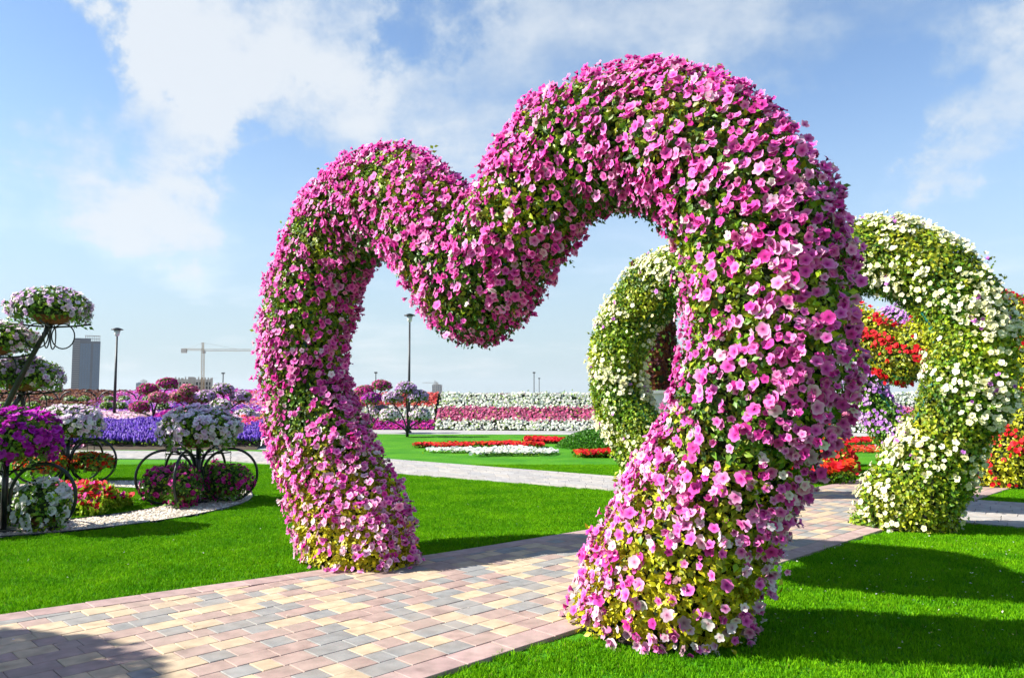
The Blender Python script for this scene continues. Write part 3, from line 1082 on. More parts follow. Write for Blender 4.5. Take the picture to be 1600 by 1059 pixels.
def basket(parent, c, rx, rz, pal, nf, nl, fsize, seed, parts=0, bowl=True, lsize=0.06, name='flower_basket', ry=None, leafy=(0.2, 0.5, 0.3), spill=0.35, tmpl=None, kind_name='petunia', rot=0.0):
    """round mound of flowers in a coir bowl; c is the middle of the mound"""
    r = np.random.default_rng(seed)
    ry = ry or rx
    c = np.array(c, float)
    b = MB()
    RZ = np.array(Matrix.Rotation(rot, 3, 'Z'))

    def turn(A):
        return (np.asarray(A, float) - c) @ RZ.T + c
    if bowl:
        pr = [(0.0, -rz * 0.92), (0.30, -rz * 0.90), (0.50, -rz * 0.62), (0.62, -rz * 0.30), (0.66, -rz * 0.22), (0.60, -rz * 0.18), (0.0, -rz * 0.1)]
        n = 20
        V, F = [], []
        for q, z in pr:
            for j in range(n):
                a = 2 * math.pi * j / n
                V.append((c[0] + q * rx * math.cos(a), c[1] + q * ry * math.sin(a), c[2] + z))
        for i in range(len(pr) - 1):
            for j in range(n):
                F.append((i * n + j, i * n + (j + 1) % n, (i + 1) * n + (j + 1) % n, (i + 1) * n + j))
        bk = obj(name, make_mesh(name, turn(V), F, None, TERRA, True), parent)
    else:
        bk = None
    # inner mound
    V, F = [], []
    n, m = 16, 8
    for i in range(m + 1):
        el = -0.7 + (math.pi / 2 + 0.7) * i / m
        for j in range(n):
            a = 2 * math.pi * j / n
            V.append((c[0] + rx * 0.78 * math.cos(el) * math.cos(a), c[1] + ry * 0.78 * math.cos(el) * math.sin(a), c[2] + rz * 0.78 * math.sin(el)))
    for i in range(m):
        for j in range(n):
            F.append((i * n + j, i * n + (j + 1) % n, (i + 1) * n + (j + 1) % n, (i + 1) * n + j))
    mo = obj('root_mound' if bowl else name, make_mesh('root_mound', turn(V), F, None, CORE, True), bk if bowl else parent)
    if bk is None:
        bk = mo

    def dome(k, lo, hi):
        out = []
        while len(out) < k:
            d = unit(r.normal(size=(k * 2, 3)))
            d = d[d[:, 2] > -0.35 - spill * r.random(len(d))]
            out = d if len(out) == 0 else np.concatenate([out, d])
        d = out[:k]
        s = r.uniform(lo, hi, (k, 1)) * (1 + 0.13 * lump(d + seed * 0.37, 1.9)[:, None] + 0.05 * lump(d - seed * 0.21, 4.5)[:, None])
        P = c + d * np.array([rx, ry, rz]) * s
        hang = np.clip(-d[:, 2], 0, 1) * 0.5
        P[:, 2] -= hang * rz * r.random(k)
        nn = unit(d / np.array([rx, ry, rz]))
        return turn(P), nn @ RZ.T
    P, Nn = dome(nl, 0.74, 1.0)
    tn = np.array(leafy); tn = tn / tn.sum()
    which = r.choice(3, nl, p=tn)
    tint = np.stack([G_DARK, G_MID, G_LITE])[which]
    ns, kl = max(6, nl // 75), 7
    aa = r.uniform(0, 2 * math.pi, ns)
    ee = np.stack([np.cos(aa), np.sin(aa), np.zeros(ns)], -1)
    st0 = turn(c + ee * np.array([rx, ry, 0]) * r.uniform(0.72, 0.98, (ns, 1)) + np.array([0, 0, -rz * 0.35]))
    stl = r.uniform(0.25, 0.75, ns) * rz
    q7 = np.tile(np.linspace(0, 1, kl), ns)
    SP = np.repeat(st0, kl, 0) + np.array([0, 0, -1.0]) * (np.repeat(stl, kl) * q7)[:, None] + r.normal(size=(ns * kl, 3)) * 0.012
    SN = unit(np.repeat(ee @ RZ.T, kl, 0) + r.normal(size=(ns * kl, 3)) * 0.5)
    P = np.concatenate([P, SP]); Nn = np.concatenate([Nn, SN]); tint = np.concatenate([tint, np.tile(G_MID, (ns * kl, 1))])
    leaves_mesh('foliage', P, Nn, lsize, tint, r, parent=bk)
    P, Nn = dome(nf, 0.98, 1.06)
    key = lump(P, 9.0 * 0.35 / rx) + r.normal(size=nf) * 0.5
    o = np.argsort(-key)[:int(nf * 0.9)]
    P, Nn = P[o], Nn[o]
    ci = r.integers(0, len(pal), len(P))
    sz = fsize * r.uniform(0.75, 1.2, len(P))
    z = unit(Nn + np.array(to_sun) * 0.45 + np.array([0, -0.12, 0.0]) + r.normal(size=(len(P), 3)) * 0.35)
    Rm = frames(z, r)
    T = tmpl or (PET if fsize * 2 / max(c[1] if parent is None else 10, 1) > 0.0 and parts else SML)
    mask = np.zeros(len(P), bool)
    if parts:
        sc = -Nn[:, 1] * 0.8 + Nn[:, 2] * 0.3
        pick = np.argsort(-sc)[:parts]
        mask[pick] = True
        ms = flower_set(str(id(pal)), pal, PET)
        place_flowers(kind_name, ms, ci[pick] * 3 + r.integers(0, 3, len(pick)), P[pick], Rm[pick], sz[pick], bk)
    k = ~mask
    if k.sum():
        V, F, C = instance(T, P[k], Rm[k], sz[k], pal_of(pal, ci[k], r), r)
        obj(kind_name + '_mass', make_mesh('petunia_mass', V, F, C, PETAL), bk, kind='stuff')
    return bk


def cart(px, py, label, ball_pal, trough_pal, angles, seed, trough_leaf=(0.2, 0.5, 0.3), parts=90, ball=(0.52, 0.30), troughs=None, trough_drop=0.0, tfl=130, tsize=(0.34, 0.24), tparts=60, trough_f=0.036):
    t = thing('wheel_planter', (px, py, 0), label, 'planter', 'wheel planters on the gravel ring')
    mb = MB()
    mb.tube([(0, 0, 0), (0, 0, 0.9)], 0.035, 10)
    mb.lathe([(0.0, 0.0), (0.14, 0.0), (0.14, 0.025), (0.04, 0.03)], 14)
    mb.build('post', STEEL, t, True)
    cb = MB()
    for k in range(4):
        a = k * math.pi / 2 + 0.4
        cb.tube([(0.03 * math.cos(a), 0.03 * math.sin(a), 0.62), (0.16 * math.cos(a), 0.16 * math.sin(a), 0.74), (0.28 * math.cos(a), 0.28 * math.sin(a), 0.86)], 0.012, 6)
    cb.build('support_arm', STEEL, t, True)
    RR = 0.365
    for i, a in enumerate(angles):
        d = np.array([math.cos(a), math.sin(a)])
        cx, cy = d * (RR + 0.06)
        rg = MB()
        rg.tube([(cx + d[0] * RR * math.cos(q), cy + d[1] * RR * math.cos(q), RR + 0.018 + RR * math.sin(q)) for q in np.linspace(0, 2 * math.pi, 44, endpoint=False)], 0.019, 8, closed=True)
        w = rg.build('wheel_ring', STEEL, t, True)
        br = MB()
        br.tube([(0, 0, 0.66), (cx, cy, 0.70)], 0.010, 6)
        br.build('tie_bar', STEEL, t)
        ch = MB()
        zt = 2 * RR
        for q in range(9):
            z0 = zt - 0.018 - q * 0.028
            pts = []
            for s in np.linspace(0, 2 * math.pi, 8, endpoint=False):
                o = 0.008 * math.cos(s)
                pts.append((cx + (d[0] if q % 2 else -d[1]) * o, cy + (d[1] if q % 2 else d[0]) * o, z0 + 0.018 * math.sin(s)))
            ch.tube(pts, 0.003, 4, closed=True)
        ch.build('chain', STEEL, w)
        bp = trough_pal[i % len(trough_pal)]
        basket(t, (cx, cy, 0.30 - trough_drop * 0 + (0.05 if trough_drop else 0)), tsize[0], tsize[1], bp, tfl, 900, trough_f, seed * 31 + i, parts=tparts, lsize=0.055, name='hanging_basket', ry=tsize[0] * 0.62, rot=a, leafy=trough_leaf, spill=0.9 if trough_drop == 0 else 0.1)
    basket(t, (0, 0, 1.05), ball[0], ball[1], ball_pal, 540, 2200, 0.045, seed, parts=parts, name='top_basket', spill=0.5)
    return t


cA, cB, cC = G(6, 800), G(113, 742), G(318, 775)
cA = np.array([-5.62, 8.75]); cC = np.array([-4.40, 11.05]); cB = np.array([-7.65, 13.55])
cart(cA[0], cA[1], 'wheel planter at the left edge with magenta ball and white petunias in its ring', MAGENTAS, [PUREW], [0.0, 2.2, 4.2], 3, trough_f=0.05, tfl=130, tsize=(0.31, 0.27), tparts=115)
cart(cC[0], cC[1], 'wheel planter with pinkish white ball over hot pink flowers in its rings', WHITES, [HOTPINK], [0.35, 1.45, 2.55, 3.55, 4.72], 4, trough_leaf=(0.3, 0.5, 0.2), tfl=150, tsize=(0.32, 0.24), tparts=70, trough_f=0.032)
cart(cB[0], cB[1], 'wheel planter with lilac white ball and orange flowers in its rings, farthest back', WHITES, [ORANGES], [0.15, 1.3, 2.5, 3.6, 4.5], 5, tfl=130, tsize=(0.36, 0.16), trough_drop=0.03, tparts=40, trough_f=0.032)


def stand(base, tops, label, pals, seed, br=0.34, rad=0.03, parts=0, fsize=0.05, nf=160, nl=700, name='basket_stand', rz_k=0.6, ring=False, lsize=0.07, bend=0.35):
    """bent steel stems rising from one foot, a flower basket on each"""
    base = np.array(base, float)
    t = thing(name, base, label, 'flower stand', 'basket stands')
    for i, tp in enumerate(tops):
        tp = np.array(tp, float)
        loc = tp - base
        st = MB()
        h = loc[2] - br * rz_k * 0.9
        pts = []
        for s in np.linspace(0, 1, 10):
            out = s ** (1.0 + bend * 3)
            pts.append((loc[0] * out + 0.03 * math.cos(i * 2.1) * (1 - s), loc[1] * out + 0.03 * math.sin(i * 2.1) * (1 - s), h * (s ** 0.9)))
        st.tube(pts, [rad * (1.15 - 0.35 * s) for s in np.linspace(0, 1, 10)], 8)
        so = st.build('stem', STEEL, t, True)
        ar = MB()
        for k in range(4):
            a = k * math.pi / 2 + 0.3
            e = np.array([math.cos(a), math.sin(a), 0])
            p0 = np.array(pts[-1])
            ar.tube([p0 - [0, 0, 0.05], p0 + e * br * 0.55 + [0, 0, -0.03], p0 + e * br * 1.0 + [0, 0, 0.0]], rad * 0.3, 5)
            if ring:
                ar.tube([p0 + e * br * (0.32 + 0.28 * math.cos(q)) + np.array([0, 0, -0.17 + 0.17 * math.sin(q)]) for q in np.linspace(0, 2 * math.pi, 20, endpoint=False)], rad * 0.22, 5, closed=True)
        ar.build('scroll_arm', STEEL, so, True)
        basket(t, loc, br, br * rz_k, pals[i % len(pals)], nf, nl, fsize, seed * 17 + i, parts=parts, lsize=lsize)
    return t


# tall stand at the left edge
tb = np.array([-7.45, 10.9, 0])
stand(tb, [at(80, 480, 10.6), at(-12, 528, 10.6), at(38, 586, 11.2)], 'tall leaning stand with lilac white baskets at the left edge', [LILACS[:2] + WHITES[:1], WHITES, LILACS[:2] + WHITES[:1]], 8, br=0.50, rad=0.042, parts=80, fsize=0.042, nf=240, nl=1500, rz_k=0.5, ring=True, lsize=0.06, bend=0.10)
# stands in the middle distance
Y1 = 28.6
stand(G(636, 682), [at(634, 606, Y1), at(613, 621, Y1 + .3), at(653, 619, Y1), at(609, 648, Y1 - .2), at(656, 648, Y1)], 'stand of lilac baskets on the lawn before the striped flower wall', [LILACS, LILACS, LILACS, WHITES, WHITES], 9, br=0.37, fsize=0.045, nf=270)
Y2 = 31.5
stand(G(579, 676), [at(596, 602, Y2), at(569, 611, Y2), at(580, 622, Y2 - .5), at(594, 641, Y2)], 'stand of dark pink baskets half hidden by the pink arch leg', [HOTPINK, HOTPINK, MAGENTAS, LILACS], 10, br=0.38, fsize=0.045, nf=270)


def bank_z(Y):
    return np.interp(Y, [21.8, 22.2, 28, 31, 36.5, 37.5], [0.02, 0.10, 0.50, 0.82, 1.66, 1.66])


Y3 = 29.0
b3 = np.array([*at(239, 663, Y3)[:2], float(bank_z(Y3))])
stand(b3, [at(261, 599, Y3), at(231, 608, Y3), at(247, 621, Y3 - .3), at(218, 636, Y3)], 'stand of dark pink baskets rising behind the violet bed', [HOTPINK, HOTPINK, ROSES, HOTPINK], 11, br=0.35, fsize=0.045, nf=270)
b4 = np.array([*at(296, 650, 30)[:2], float(bank_z(30))])
stand(b4, [at(294, 609, 30), at(279, 620, 30), at(305, 624, 30.2)], 'stand of pink baskets below the unfinished building', [ROSES, ROSES, ROSES], 12, br=0.34, fsize=0.045, nf=250)
b5 = np.array([*at(352, 655, 29.6)[:2], float(bank_z(29.6))])
stand(b5, [at(348, 608, 29.6), at(321, 619, 29.4), at(376, 620, 29.6), at(344, 632, 29.2), at(383, 648, 29)], 'stand of lilac baskets beside the pink arch leg', [LILACS, LILACS, LILACS, WHITES, WHITES], 13, br=0.38, fsize=0.045, nf=270)


def hook_stand(px, label, dx, seed, Yh=33.5, yb=642):
    p = at(px, yb, Yh)
    base = np.array([p[0], Yh, float(bank_z(Yh))])
    t = thing('hook_stand', base, label, 'flower stand', 'hook stands on the bank')
    for i, s in enumerate((-1, 1)):
        e = at(px + s * dx, 611, Yh) - base
        tip = at(px + s * (dx + 4), 622, Yh) - base
        mb = MB()
        pts = [(0.02 * s, 0, 0), (0.04 * s, 0, e[2] * 0.4), (e[0] * 0.45, 0, e[2] * 0.8), (e[0], 0, e[2]), (e[0] * 1.35, 0, e[2] * 1.0)]
        P = smooth_line(np.array(pts), 14)
        mb.tube([tuple(q) for q in P], 0.025, 6)
        mb.build('arm', STEEL, t, True)
        bp = np.array([e[0] * 1.35, 0.0, e[2] - 0.38])
        basket(t, bp, 0.24, 0.18, PUREW, 55, 420, 0.035, seed * 7 + i, lsize=0.07, leafy=(0.25, 0.5, 0.25))
        h = MB()
        h.tube([(bp[0], 0, e[2]), (bp[0], 0, bp[2] + 0.1)], 0.008, 5)
        h.build('hanger', STEEL, t)


for i, (px, lb) in enumerate(((92, 'hook stand with two green white baskets above the brown bank, left of the tower'),
                             (152, 'hook stand with two green white baskets beneath the glass tower'),
                             (214, 'hook stand with two green white baskets right of the left lamp post'))):
    hook_stand(px, lb, 14, 40 + i)
# low clipped bushes on the bank
bx = [8, 27, 48, 66, 162, 182, 205, 250]
BUSH = ['leftmost low green white bush on the brown bank', 'low green white bush on the brown bank, second from the left', 'low green white bush on the brown bank, left of the white flower ball', 'low green white bush just left of the left lamp post', 'low green white bush just right of the left lamp post', 'low green white bush behind the dark pink basket stand']
for i, px in enumerate([3, 28, 52, 167, 188, 255]):
    Yb = 31.4
    p = at(px, 632, Yb)
    t = thing('low_bush', (p[0], Yb, float(bank_z(Yb)) - 0.02), BUSH[i], 'bush', 'green white bushes on the bank')
    basket(t, (0, 0, 0.2), 0.26, 0.20, PUREW, 45, 380, 0.035, 60 + i, bowl=False, lsize=0.075, name='mound', spill=0.6)

# ------------------------------------------------------------------ flower bank, beds and walls
BANKC = mat('bank_soil', (0.05, 0.035, 0.02), 0.95, noise=(3, 0.4))


def bank():
    xs = np.linspace(-34, -4.5, 40); ys = np.array([21.8, 22.2, 24, 26, 28, 29.5, 31, 33, 35, 36.5, 37.5])
    n = len(xs)
    edge = lambda x, y: -34 + (x + 34) / 29.5 * (34 - np.interp(y, [21.8, 37.5], [7.1, 9.0]))
    V = [(edge(x, y), y, float(bank_z(y)) - 0.02) for y in ys for x in xs]
    F = [(j * n + i, j * n + i + 1, (j + 1) * n + i + 1, (j + 1) * n + i) for j in range(len(ys) - 1) for i in range(n - 1)]
    V += [(edge(x, 37.5), 37.5, -0.05) for x in xs]
    b = len(ys) * n
    F += [((len(ys) - 1) * n + i + 1, (len(ys) - 1) * n + i, b + i, b + i + 1) for i in range(n - 1)]
    obj('bank', make_mesh('bank', V, F, None, BANKC, True), kind='structure')


bank()


def bed(name, x0, x1, y0, y1, zf, pals, n, size, label, leaves=0.6, hgt=0.12, tmpl=SML, seed=1, poly=None, ltint=None, lsize=0.09, cat='flower bed', up=1.0):
    """a bed of flowers nobody could count: leaves below, flowers above"""
    r = np.random.default_rng(seed)
    P = np.stack([r.uniform(x0, x1, n), r.uniform(y0, y1, n)], -1)
    if poly is not None:
        P = P[in_poly(P, poly)]
    n = len(P)
    z = np.array([zf(p[0], p[1]) for p in P]) + hgt * (0.75 + 0.35 * lump(np.c_[P, np.zeros(n)], 1.6)) * r.uniform(0.75, 1.15, n)
    P3 = np.c_[P, z]
    ci = r.integers(0, len(pals), n)
    nn = np.tile([0, -0.55, up], (n, 1)) + r.normal(size=(n, 3)) * 0.3
    V1, F1, C1 = instance(tmpl, P3, frames(nn, r), size * r.uniform(0.7, 1.25, n), pal_of(pals, ci, r), r)
    k = int(n * leaves)
    Pl = P3[np.arange(k) % n].copy(); Pl[:, 2] -= r.uniform(0.1, 0.8, k) * hgt
    Pl[:, :2] += r.normal(size=(k, 2)) * 0.05
    tn = np.stack([G_DARK, G_MID, G_LITE])[r.integers(0, 3, k)] if ltint is None else np.tile(ltint, (k, 1))
    yv = unit(r.normal(size=(k, 3)) * 0.6 + np.array([0, -0.2, 0.9]))
    zz = unit(np.cross(yv, r.normal(size=(k, 3))))
    V2, F2, C2 = instance([LEAFT], Pl, np.stack([np.cross(yv, zz), yv, zz], -1), lsize * r.uniform(0.7, 1.2, k), leaf_pal(tn, r), r)
    V = np.concatenate([V1, V2]); F = np.concatenate([F1, F2 + len(V1)]); C = np.concatenate([C1, C2])
    return obj(name, make_mesh(name, V, F, C, PETAL), label=label, cat=cat, kind='stuff')


bz = lambda x, y: float(bank_z(y))
flat = lambda x, y: 0.0
bed('violet_bed', -17.5, -7.2, 22.2, 28.0, bz, VIOLETS, 11000, 0.16, 'wide violet blue flower bed behind the wheel planters', tmpl=[SPIKE], hgt=0.16, seed=2, lsize=0.12)
bed('pale_pink_bed', -20, -9.0, 28.1, 30.6, bz, PALEPINK, 5000, 0.07, 'pale pink flower strip above the violet bed', seed=3, leaves=0.25)
bed('pink_bed', -16.5, -8.5, 21.0, 22.3, lambda x, y: 0.02, ROSES + PALEPINK, 900, 0.07, 'low pink flower strip in front of the violet bed', seed=4, poly=[(-16.5, 21.9), (-12.6, 21.7), (-11.6, 22.3), (-16.5, 22.3)])
bed('magenta_bank_bed', -18.0, -8.6, 33.0, 36.5, bz, [MAGENTAS[1], LILACS[2], HOTPINK[1]], 5200, 0.085, 'magenta flowers along the top of the flower bank', seed=5, leaves=0.2)
bed('purple_bank_bed', -17.4, -10.0, 30.6, 33.0, bz, [VIOLETS[1], MAGENTAS[2], LILACS[2]], 3000, 0.08, 'dark purple flower strip below the magenta bank top', seed=6, leaves=0.4)
BROWNS = [((0.16, 0.045, 0.02), (0.12, 0.03, 0.015), (0.05, 0.01, 0.01)), ((0.22, 0.07, 0.02), (0.16, 0.05, 0.02), (0.06, 0.02, 0.01)), ((0.10, 0.02, 0.03), (0.08, 0.015, 0.02), (0.03, 0.01, 0.01))]
bed('brown_bank_bed', -27, -17.0, 30.4, 36.5, bz, BROWNS, 7000, 0.085, 'rusty brown planted bank at the far left', seed=7, leaves=0.15)
bed('hot_pink_mound', -13.0, -10.1, 27.6, 29.6, lambda x, y: float(bank_z(y)) + 0.40 * max(0.0, 1 - ((x + 11.55) / 1.45) ** 2 - ((y - 28.6) / 1.0) ** 2) ** 0.5, [HOTPINK[1], MAGENTAS[1], HOTPINK[0]], 2400, 0.085, 'hot pink flower mound below the pink basket stand', seed=8, leaves=0.3)
bed('coral_bed', -10.6, -8.3, 24.5, 27.5, lambda x, y: float(bank_z(y)) + 0.25 * max(0, 1 - ((x + 9.6) / 1.3) ** 2), CORALS + HOTPINK[:1], 1200, 0.08, 'coral red flower mound beside the pink arch leg', seed=9, leaves=0.3)
bed('orange_bank_bed', -12.0, -8.2, 32.0, 36.0, bz, CORALS + ORANGES[1:2] + PALEPINK, 2600, 0.085, 'coral and pink planted bank near the pink arch leg', seed=10, leaves=0.25)

# striped flower walls


def flower_wall(name, A, B, height, stripes, label, seed, slant=0.0):
    A, B = np.array(A, float), np.array(B, float)
    d = unit(B - A); nrm = np.array([d[1], -d[0]])
    ln = np.linalg.norm(B - A)
    t = thing(name, (*A, 0), label, 'flower wall')
    lean = 1.0
    mb = MB()
    n2 = -nrm
    q = [(0, 0, 0), (*(d * ln), 0), (*(d * ln + n2 * 1.8), 0), (*(n2 * 1.8), 0)]
    tp = [(*(n2 * lean), height), (*(d * ln + n2 * lean), height), (*(d * ln + n2 * 1.8), height), (*(n2 * 1.8), height)]
    mb.add(q + tp, [(4, 5, 6, 7), (0, 1, 5, 4), (1, 2, 6, 5), (2, 3, 7, 6), (3, 0, 4, 7)])
    mb.build('backing', CORE, t)
    cp = MB()
    c0 = d * ln / 2 + n2 * (lean + 0.40)
    cp.box((c0[0], c0[1], height + 0.03), (ln, 0.8, 0.05), math.atan2(d[1], d[0]))
    cp.build('coping', mat('coping_stone', (0.35, 0.2, 0.17), 0.85, noise=(5, 0.2)), t)
    r = np.random.default_rng(seed)
    for z0, z1, pals, dens, lv in stripes:
        area = ln * (z1 - z0)
        k = int(area * dens)
        u = r.uniform(0, ln, k); v = r.uniform(z0 - 0.03, z1 + 0.03, k)
        v = v + 0.03 * np.sin(u * 2.3 + seed) * r.random(k)
        u = u + slant * (v / height)
        P = np.c_[d[0] * u + n2[0] * lean * v / height, d[1] * u + n2[1] * lean * v / height, v]
        out = np.array([nrm[0], nrm[1], 0.65])
        P = P + out * (0.05 + 0.06 * r.random(k) + 0.06 * lump(P, 1.5))[:, None]
        nn = np.tile(out, (k, 1)) + r.normal(size=(k, 3)) * 0.45
        ci = r.integers(0, len(pals), k)
        V1, F1, C1 = instance(SML, P, frames(nn, r), 0.052 * r.uniform(0.7, 1.3, k), pal_of(pals, ci, r), r)
        m = int(k * lv)
        tn = np.stack([G_MID, G_LITE, G_LITE])[r.integers(0, 3, m)]
        Pl = P[:m] - out * 0.03 + r.normal(size=(m, 3)) * 0.04
        V2, F2, C2 = instance([LEAFT], Pl, frames(unit(np.tile(out, (m, 1)) + r.normal(size=(m, 3)) * 0.5), r), 0.10 * r.uniform(0.7, 1.2, m), leaf_pal(tn, r), r)
        obj('flower_stripe', make_mesh('flower_stripe', np.concatenate([V1, V2]), np.concatenate([F1, F2 + len(V1)]), np.concatenate([C1, C2]), PETAL), t, kind='stuff')
    return t


WP = [PUREW[0], PUREW[1], PUREW[0]]
flower_wall('striped_flower_wall', (-3.35, 34.3), (17.0, 31.2), 1.56, [(0.03, 0.42, WP, 330, 0.5), (0.42, 0.95, ROSES, 420, 0.25), (0.95, 1.56, WP, 330, 0.55)], 'long flower wall striped white, rose and white beyond the lawn', 70)
flower_wall('coral_flower_wall', (-9.4, 35.0), (-3.45, 34.31), 1.56, [(0.03, 0.42, HOTPINK[:2] + MAGENTAS[1:2], 420, 0.2), (0.42, 1.0, WP + PALEPINK[1:], 330, 0.5), (1.0, 1.56, CORALS, 420, 0.2)], 'flower wall striped magenta, white and coral behind the basket stands', 71)

# beds set in the far lawn
bed('red_strip', -2.85, 0.9, 22.6, 23.4, flat, REDS + ORANGES[:1], 1500, 0.055, 'long red flower strip in the lawn behind the white strip', seed=20, hgt=0.15, leaves=0.5)
bed('white_strip', -2.3, 1.25, 19.2, 21.2, flat, PUREW, 2000, 0.055, 'white flower strip in the lawn before the red strip', seed=21, hgt=0.15, leaves=0.4, poly=[(-2.25, 20.6), (-0.9, 20.4), (-1.05, 19.3), (0.9, 19.6), (1.2, 20.6), (0.3, 21.0), (-0.4, 20.9), (-2.25, 21.1)])
bed('red_strip', 0.42, 1.95, 24.6, 26.0, flat, REDS, 900, 0.06, 'short red flower strip left of the grass mound', seed=22, hgt=0.18, leaves=0.4)
bed('red_strip', 1.58, 2.6, 19.0, 20.0, flat, REDS + ORANGES[:1], 750, 0.055, 'red flower patch in front of the grass mound', seed=23, hgt=0.2, leaves=0.7)
bed('red_strip', 8.2, 12.6, 23.8, 25.0, flat, REDS, 1300, 0.06, 'red flower strip on the lawn right of the near arch', seed=24, hgt=0.18, leaves=0.4)
bed('orange_strip', 7.8, 10.5, 20.6, 22.6, flat, ORANGES + CORALS, 700, 0.055, 'thin orange flower strip on the lawn right of the near arch', seed=25, hgt=0.1, leaves=0.5)
bed('red_bed', -6.45, -5.15, 9.75, 10.75, lambda x, y: 0.24 * max(0.0, 1 - ((x + 5.8) / 0.75) ** 2 - ((y - 10.2) / 0.65) ** 2), [REDS[0], REDS[1], HOTPINK[0]], 330, 0.045, 'mound of red flowers inside the gravel ring', seed=26, hgt=0.22, leaves=7.0, tmpl=PET, lsize=0.085, ltint=G_LITE)
bed('red_bed', 4.6, 5.75, 13.2, 14.2, flat, REDS + ORANGES[:1], 400, 0.06, 'red flowers at the foot of the red arch', seed=27, hgt=0.45, leaves=2.0, lsize=0.08)


def mound():
    V, F = [], []
    n, m = 28, 8
    for i in range(m + 1):
        q = i / m
        rr = 1.0 - q
        z = 0.46 * (1 - (1 - q) ** 3.0)
        for j in range(n):
            a = 2 * math.pi * j / n
            V.append((2.75 + 1.45 * rr * math.cos(a), 23.0 + 1.5 * rr * math.sin(a), z))
    for i in range(m):
        for j in range(n):
            F.append((i * n + j, i * n + (j + 1) % n, (i + 1) * n + (j + 1) % n, (i + 1) * n + j))
    mo = obj('grass_mound', make_mesh('grass_mound', V, F, None, mat('shaded_turf', (0.022, 0.10, 0.005), 0.95, noise=(6, 0.4), bump=0.8, bscale=30, spec=0.1), True), kind='structure')  # darker than the lawn: the mound's shaded side is put into its colour
    r = np.random.default_rng(77)
    k = 9000
    a = r.uniform(0, 2 * math.pi, k); rr = np.sqrt(r.random(k)) * 0.99
    P = np.c_[2.75 + 1.45 * rr * np.cos(a), 23.0 + 1.5 * rr * np.sin(a), 0.46 * (1 - rr ** 3.0)]
    Nn = unit(np.c_[np.cos(a) * rr ** 2, np.sin(a) * rr ** 2, np.full(k, 0.9)])
    tn = np.stack([(0.03, 0.13, 0.004), (0.05, 0.19, 0.005), (0.08, 0.25, 0.008)])[r.integers(0, 3, k)]  # blade tints darkened too, carrying the mound's shade
    leaves_mesh('turf_blades', P, Nn, 0.075, tn, r, lift=1.3, parent=mo, droop=0.0)


mound()


def brown_column():
    p = at(1022, 612, 16.5)
    r = np.random.default_rng(5)
    t = thing('flower_column', (p[0], 16.5, 0), 'brown flower column on a white plinth seen through the cream arch', 'flower column')
    mb = MB()
    mb.box((0, 0, 0.78), (0.95, 0.95, 1.56))
    mb.box((0, 0, 1.58), (1.03, 1.03, 0.06))
    mb.build('plinth', mat('white_plinth', (0.72, 0.71, 0.68), 0.8, noise=(4, 0.1)), t)
    h0, h1 = 1.6, 4.35
    prof = [(0.40, h0), (0.43, 2.2), (0.42, 3.0), (0.36, 3.7), (0.30, 4.1), (0.44, 4.2), (0.40, 4.35), (0.0, 4.38)]
    mb = MB(); mb.lathe(prof, 18); mb.build('core', CORE, t, True)
    k = 3500
    zz = r.uniform(h0, h1, k); a = r.uniform(0, 2 * math.pi, k)
    rr = np.interp(zz, [q[1] for q in prof[:-1]], [q[0] for q in prof[:-1]]) + r.uniform(0, 0.05, k)
    P = np.c_[rr * np.cos(a), rr * np.sin(a), zz]
    nn = np.c_[np.cos(a), np.sin(a), np.zeros(k)]
    flowers_mesh('dry_flowers', SML, P, nn, 0.045 * r.uniform(0.7, 1.3, k), pal_of(BROWNS + [BROWNS[1]], r.integers(0, 4, k), r), r, parent=t)
    leaves_mesh('foliage', P[:500] + nn[:500] * 0.02, nn[:500], 0.1, np.tile(G_MID, (500, 1)), r, parent=t)


brown_column()

# ------------------------------------------------------------------ lamp posts and masts
GLASS = mat('lamp_glass', (0.55, 0.57, 0.55), 0.25, noise=(8, 0.1))


def lamp(base, top_z, label, s=1.0):
    t = thing('lamp_post', base, label, 'lamp post', 'park lamp posts')
    h = top_z - base[2]
    mb = MB(); mb.tube([(0, 0, 0), (0, 0, h - 0.34 * s)], [0.06 * s, 0.034 * s], 10); mb.lathe([(0.0, 0), (0.12, 0.0), (0.12, 0.05), (0.07, 0.10)], 12)
    mb.build('pole', POST, t, True)
    mb = MB(); mb.lathe([(0.03, h - 0.34 * s), (0.08 * s, h - 0.30 * s), (0.12 * s, h - 0.10 * s), (0.0, h - 0.10 * s)], 12); mb.build('lantern', GLASS, t, True)
    mb = MB(); mb.lathe([(0.0, h - 0.10 * s), (0.22 * s, h - 0.085 * s), (0.22 * s, h - 0.06 * s), (0.06 * s, h), (0.0, h)], 16); mb.build('cap', POST, t, True)


p = at(177, 662, 30.2)
lamp(np.array([p[0] + 0.02, 30.2, float(bank_z(30.2)) - 0.05]), at(181, 512, 30.2)[2], 'slim park lamp post right of the glass tower')
p = G(638.5, 676)
lamp(p, at(640, 490, p[1])[2], 'slim park lamp post framed by the pink heart opening', 1.05)


def mast(px, ytop, Y, label):
    p = at(px, 612, Y)
    t = thing('street_mast', (p[0], Y, -0.06), label, 'mast', 'far street masts')
    zt = at(px, ytop, Y)[2] + 0.06
    mb = MB(); mb.tube([(0, 0, 0), (0, 0, zt)], 0.075, 6); mb.build('pole', POST, t)
    mb = MB(); mb.box((0, 0, zt), (0.45, 0.3, 0.2)); mb.build('lamp_head', POST, t)


mast(834.5, 582, 130, 'thin taller mast above the white stripe of the wall')
mast(842.5, 591, 170, 'thin shorter mast right of the taller one')
mast(348, 583, 120, 'thin mast right of the crane')
mast(587, 582, 120, 'thin mast by the pink arch leg')

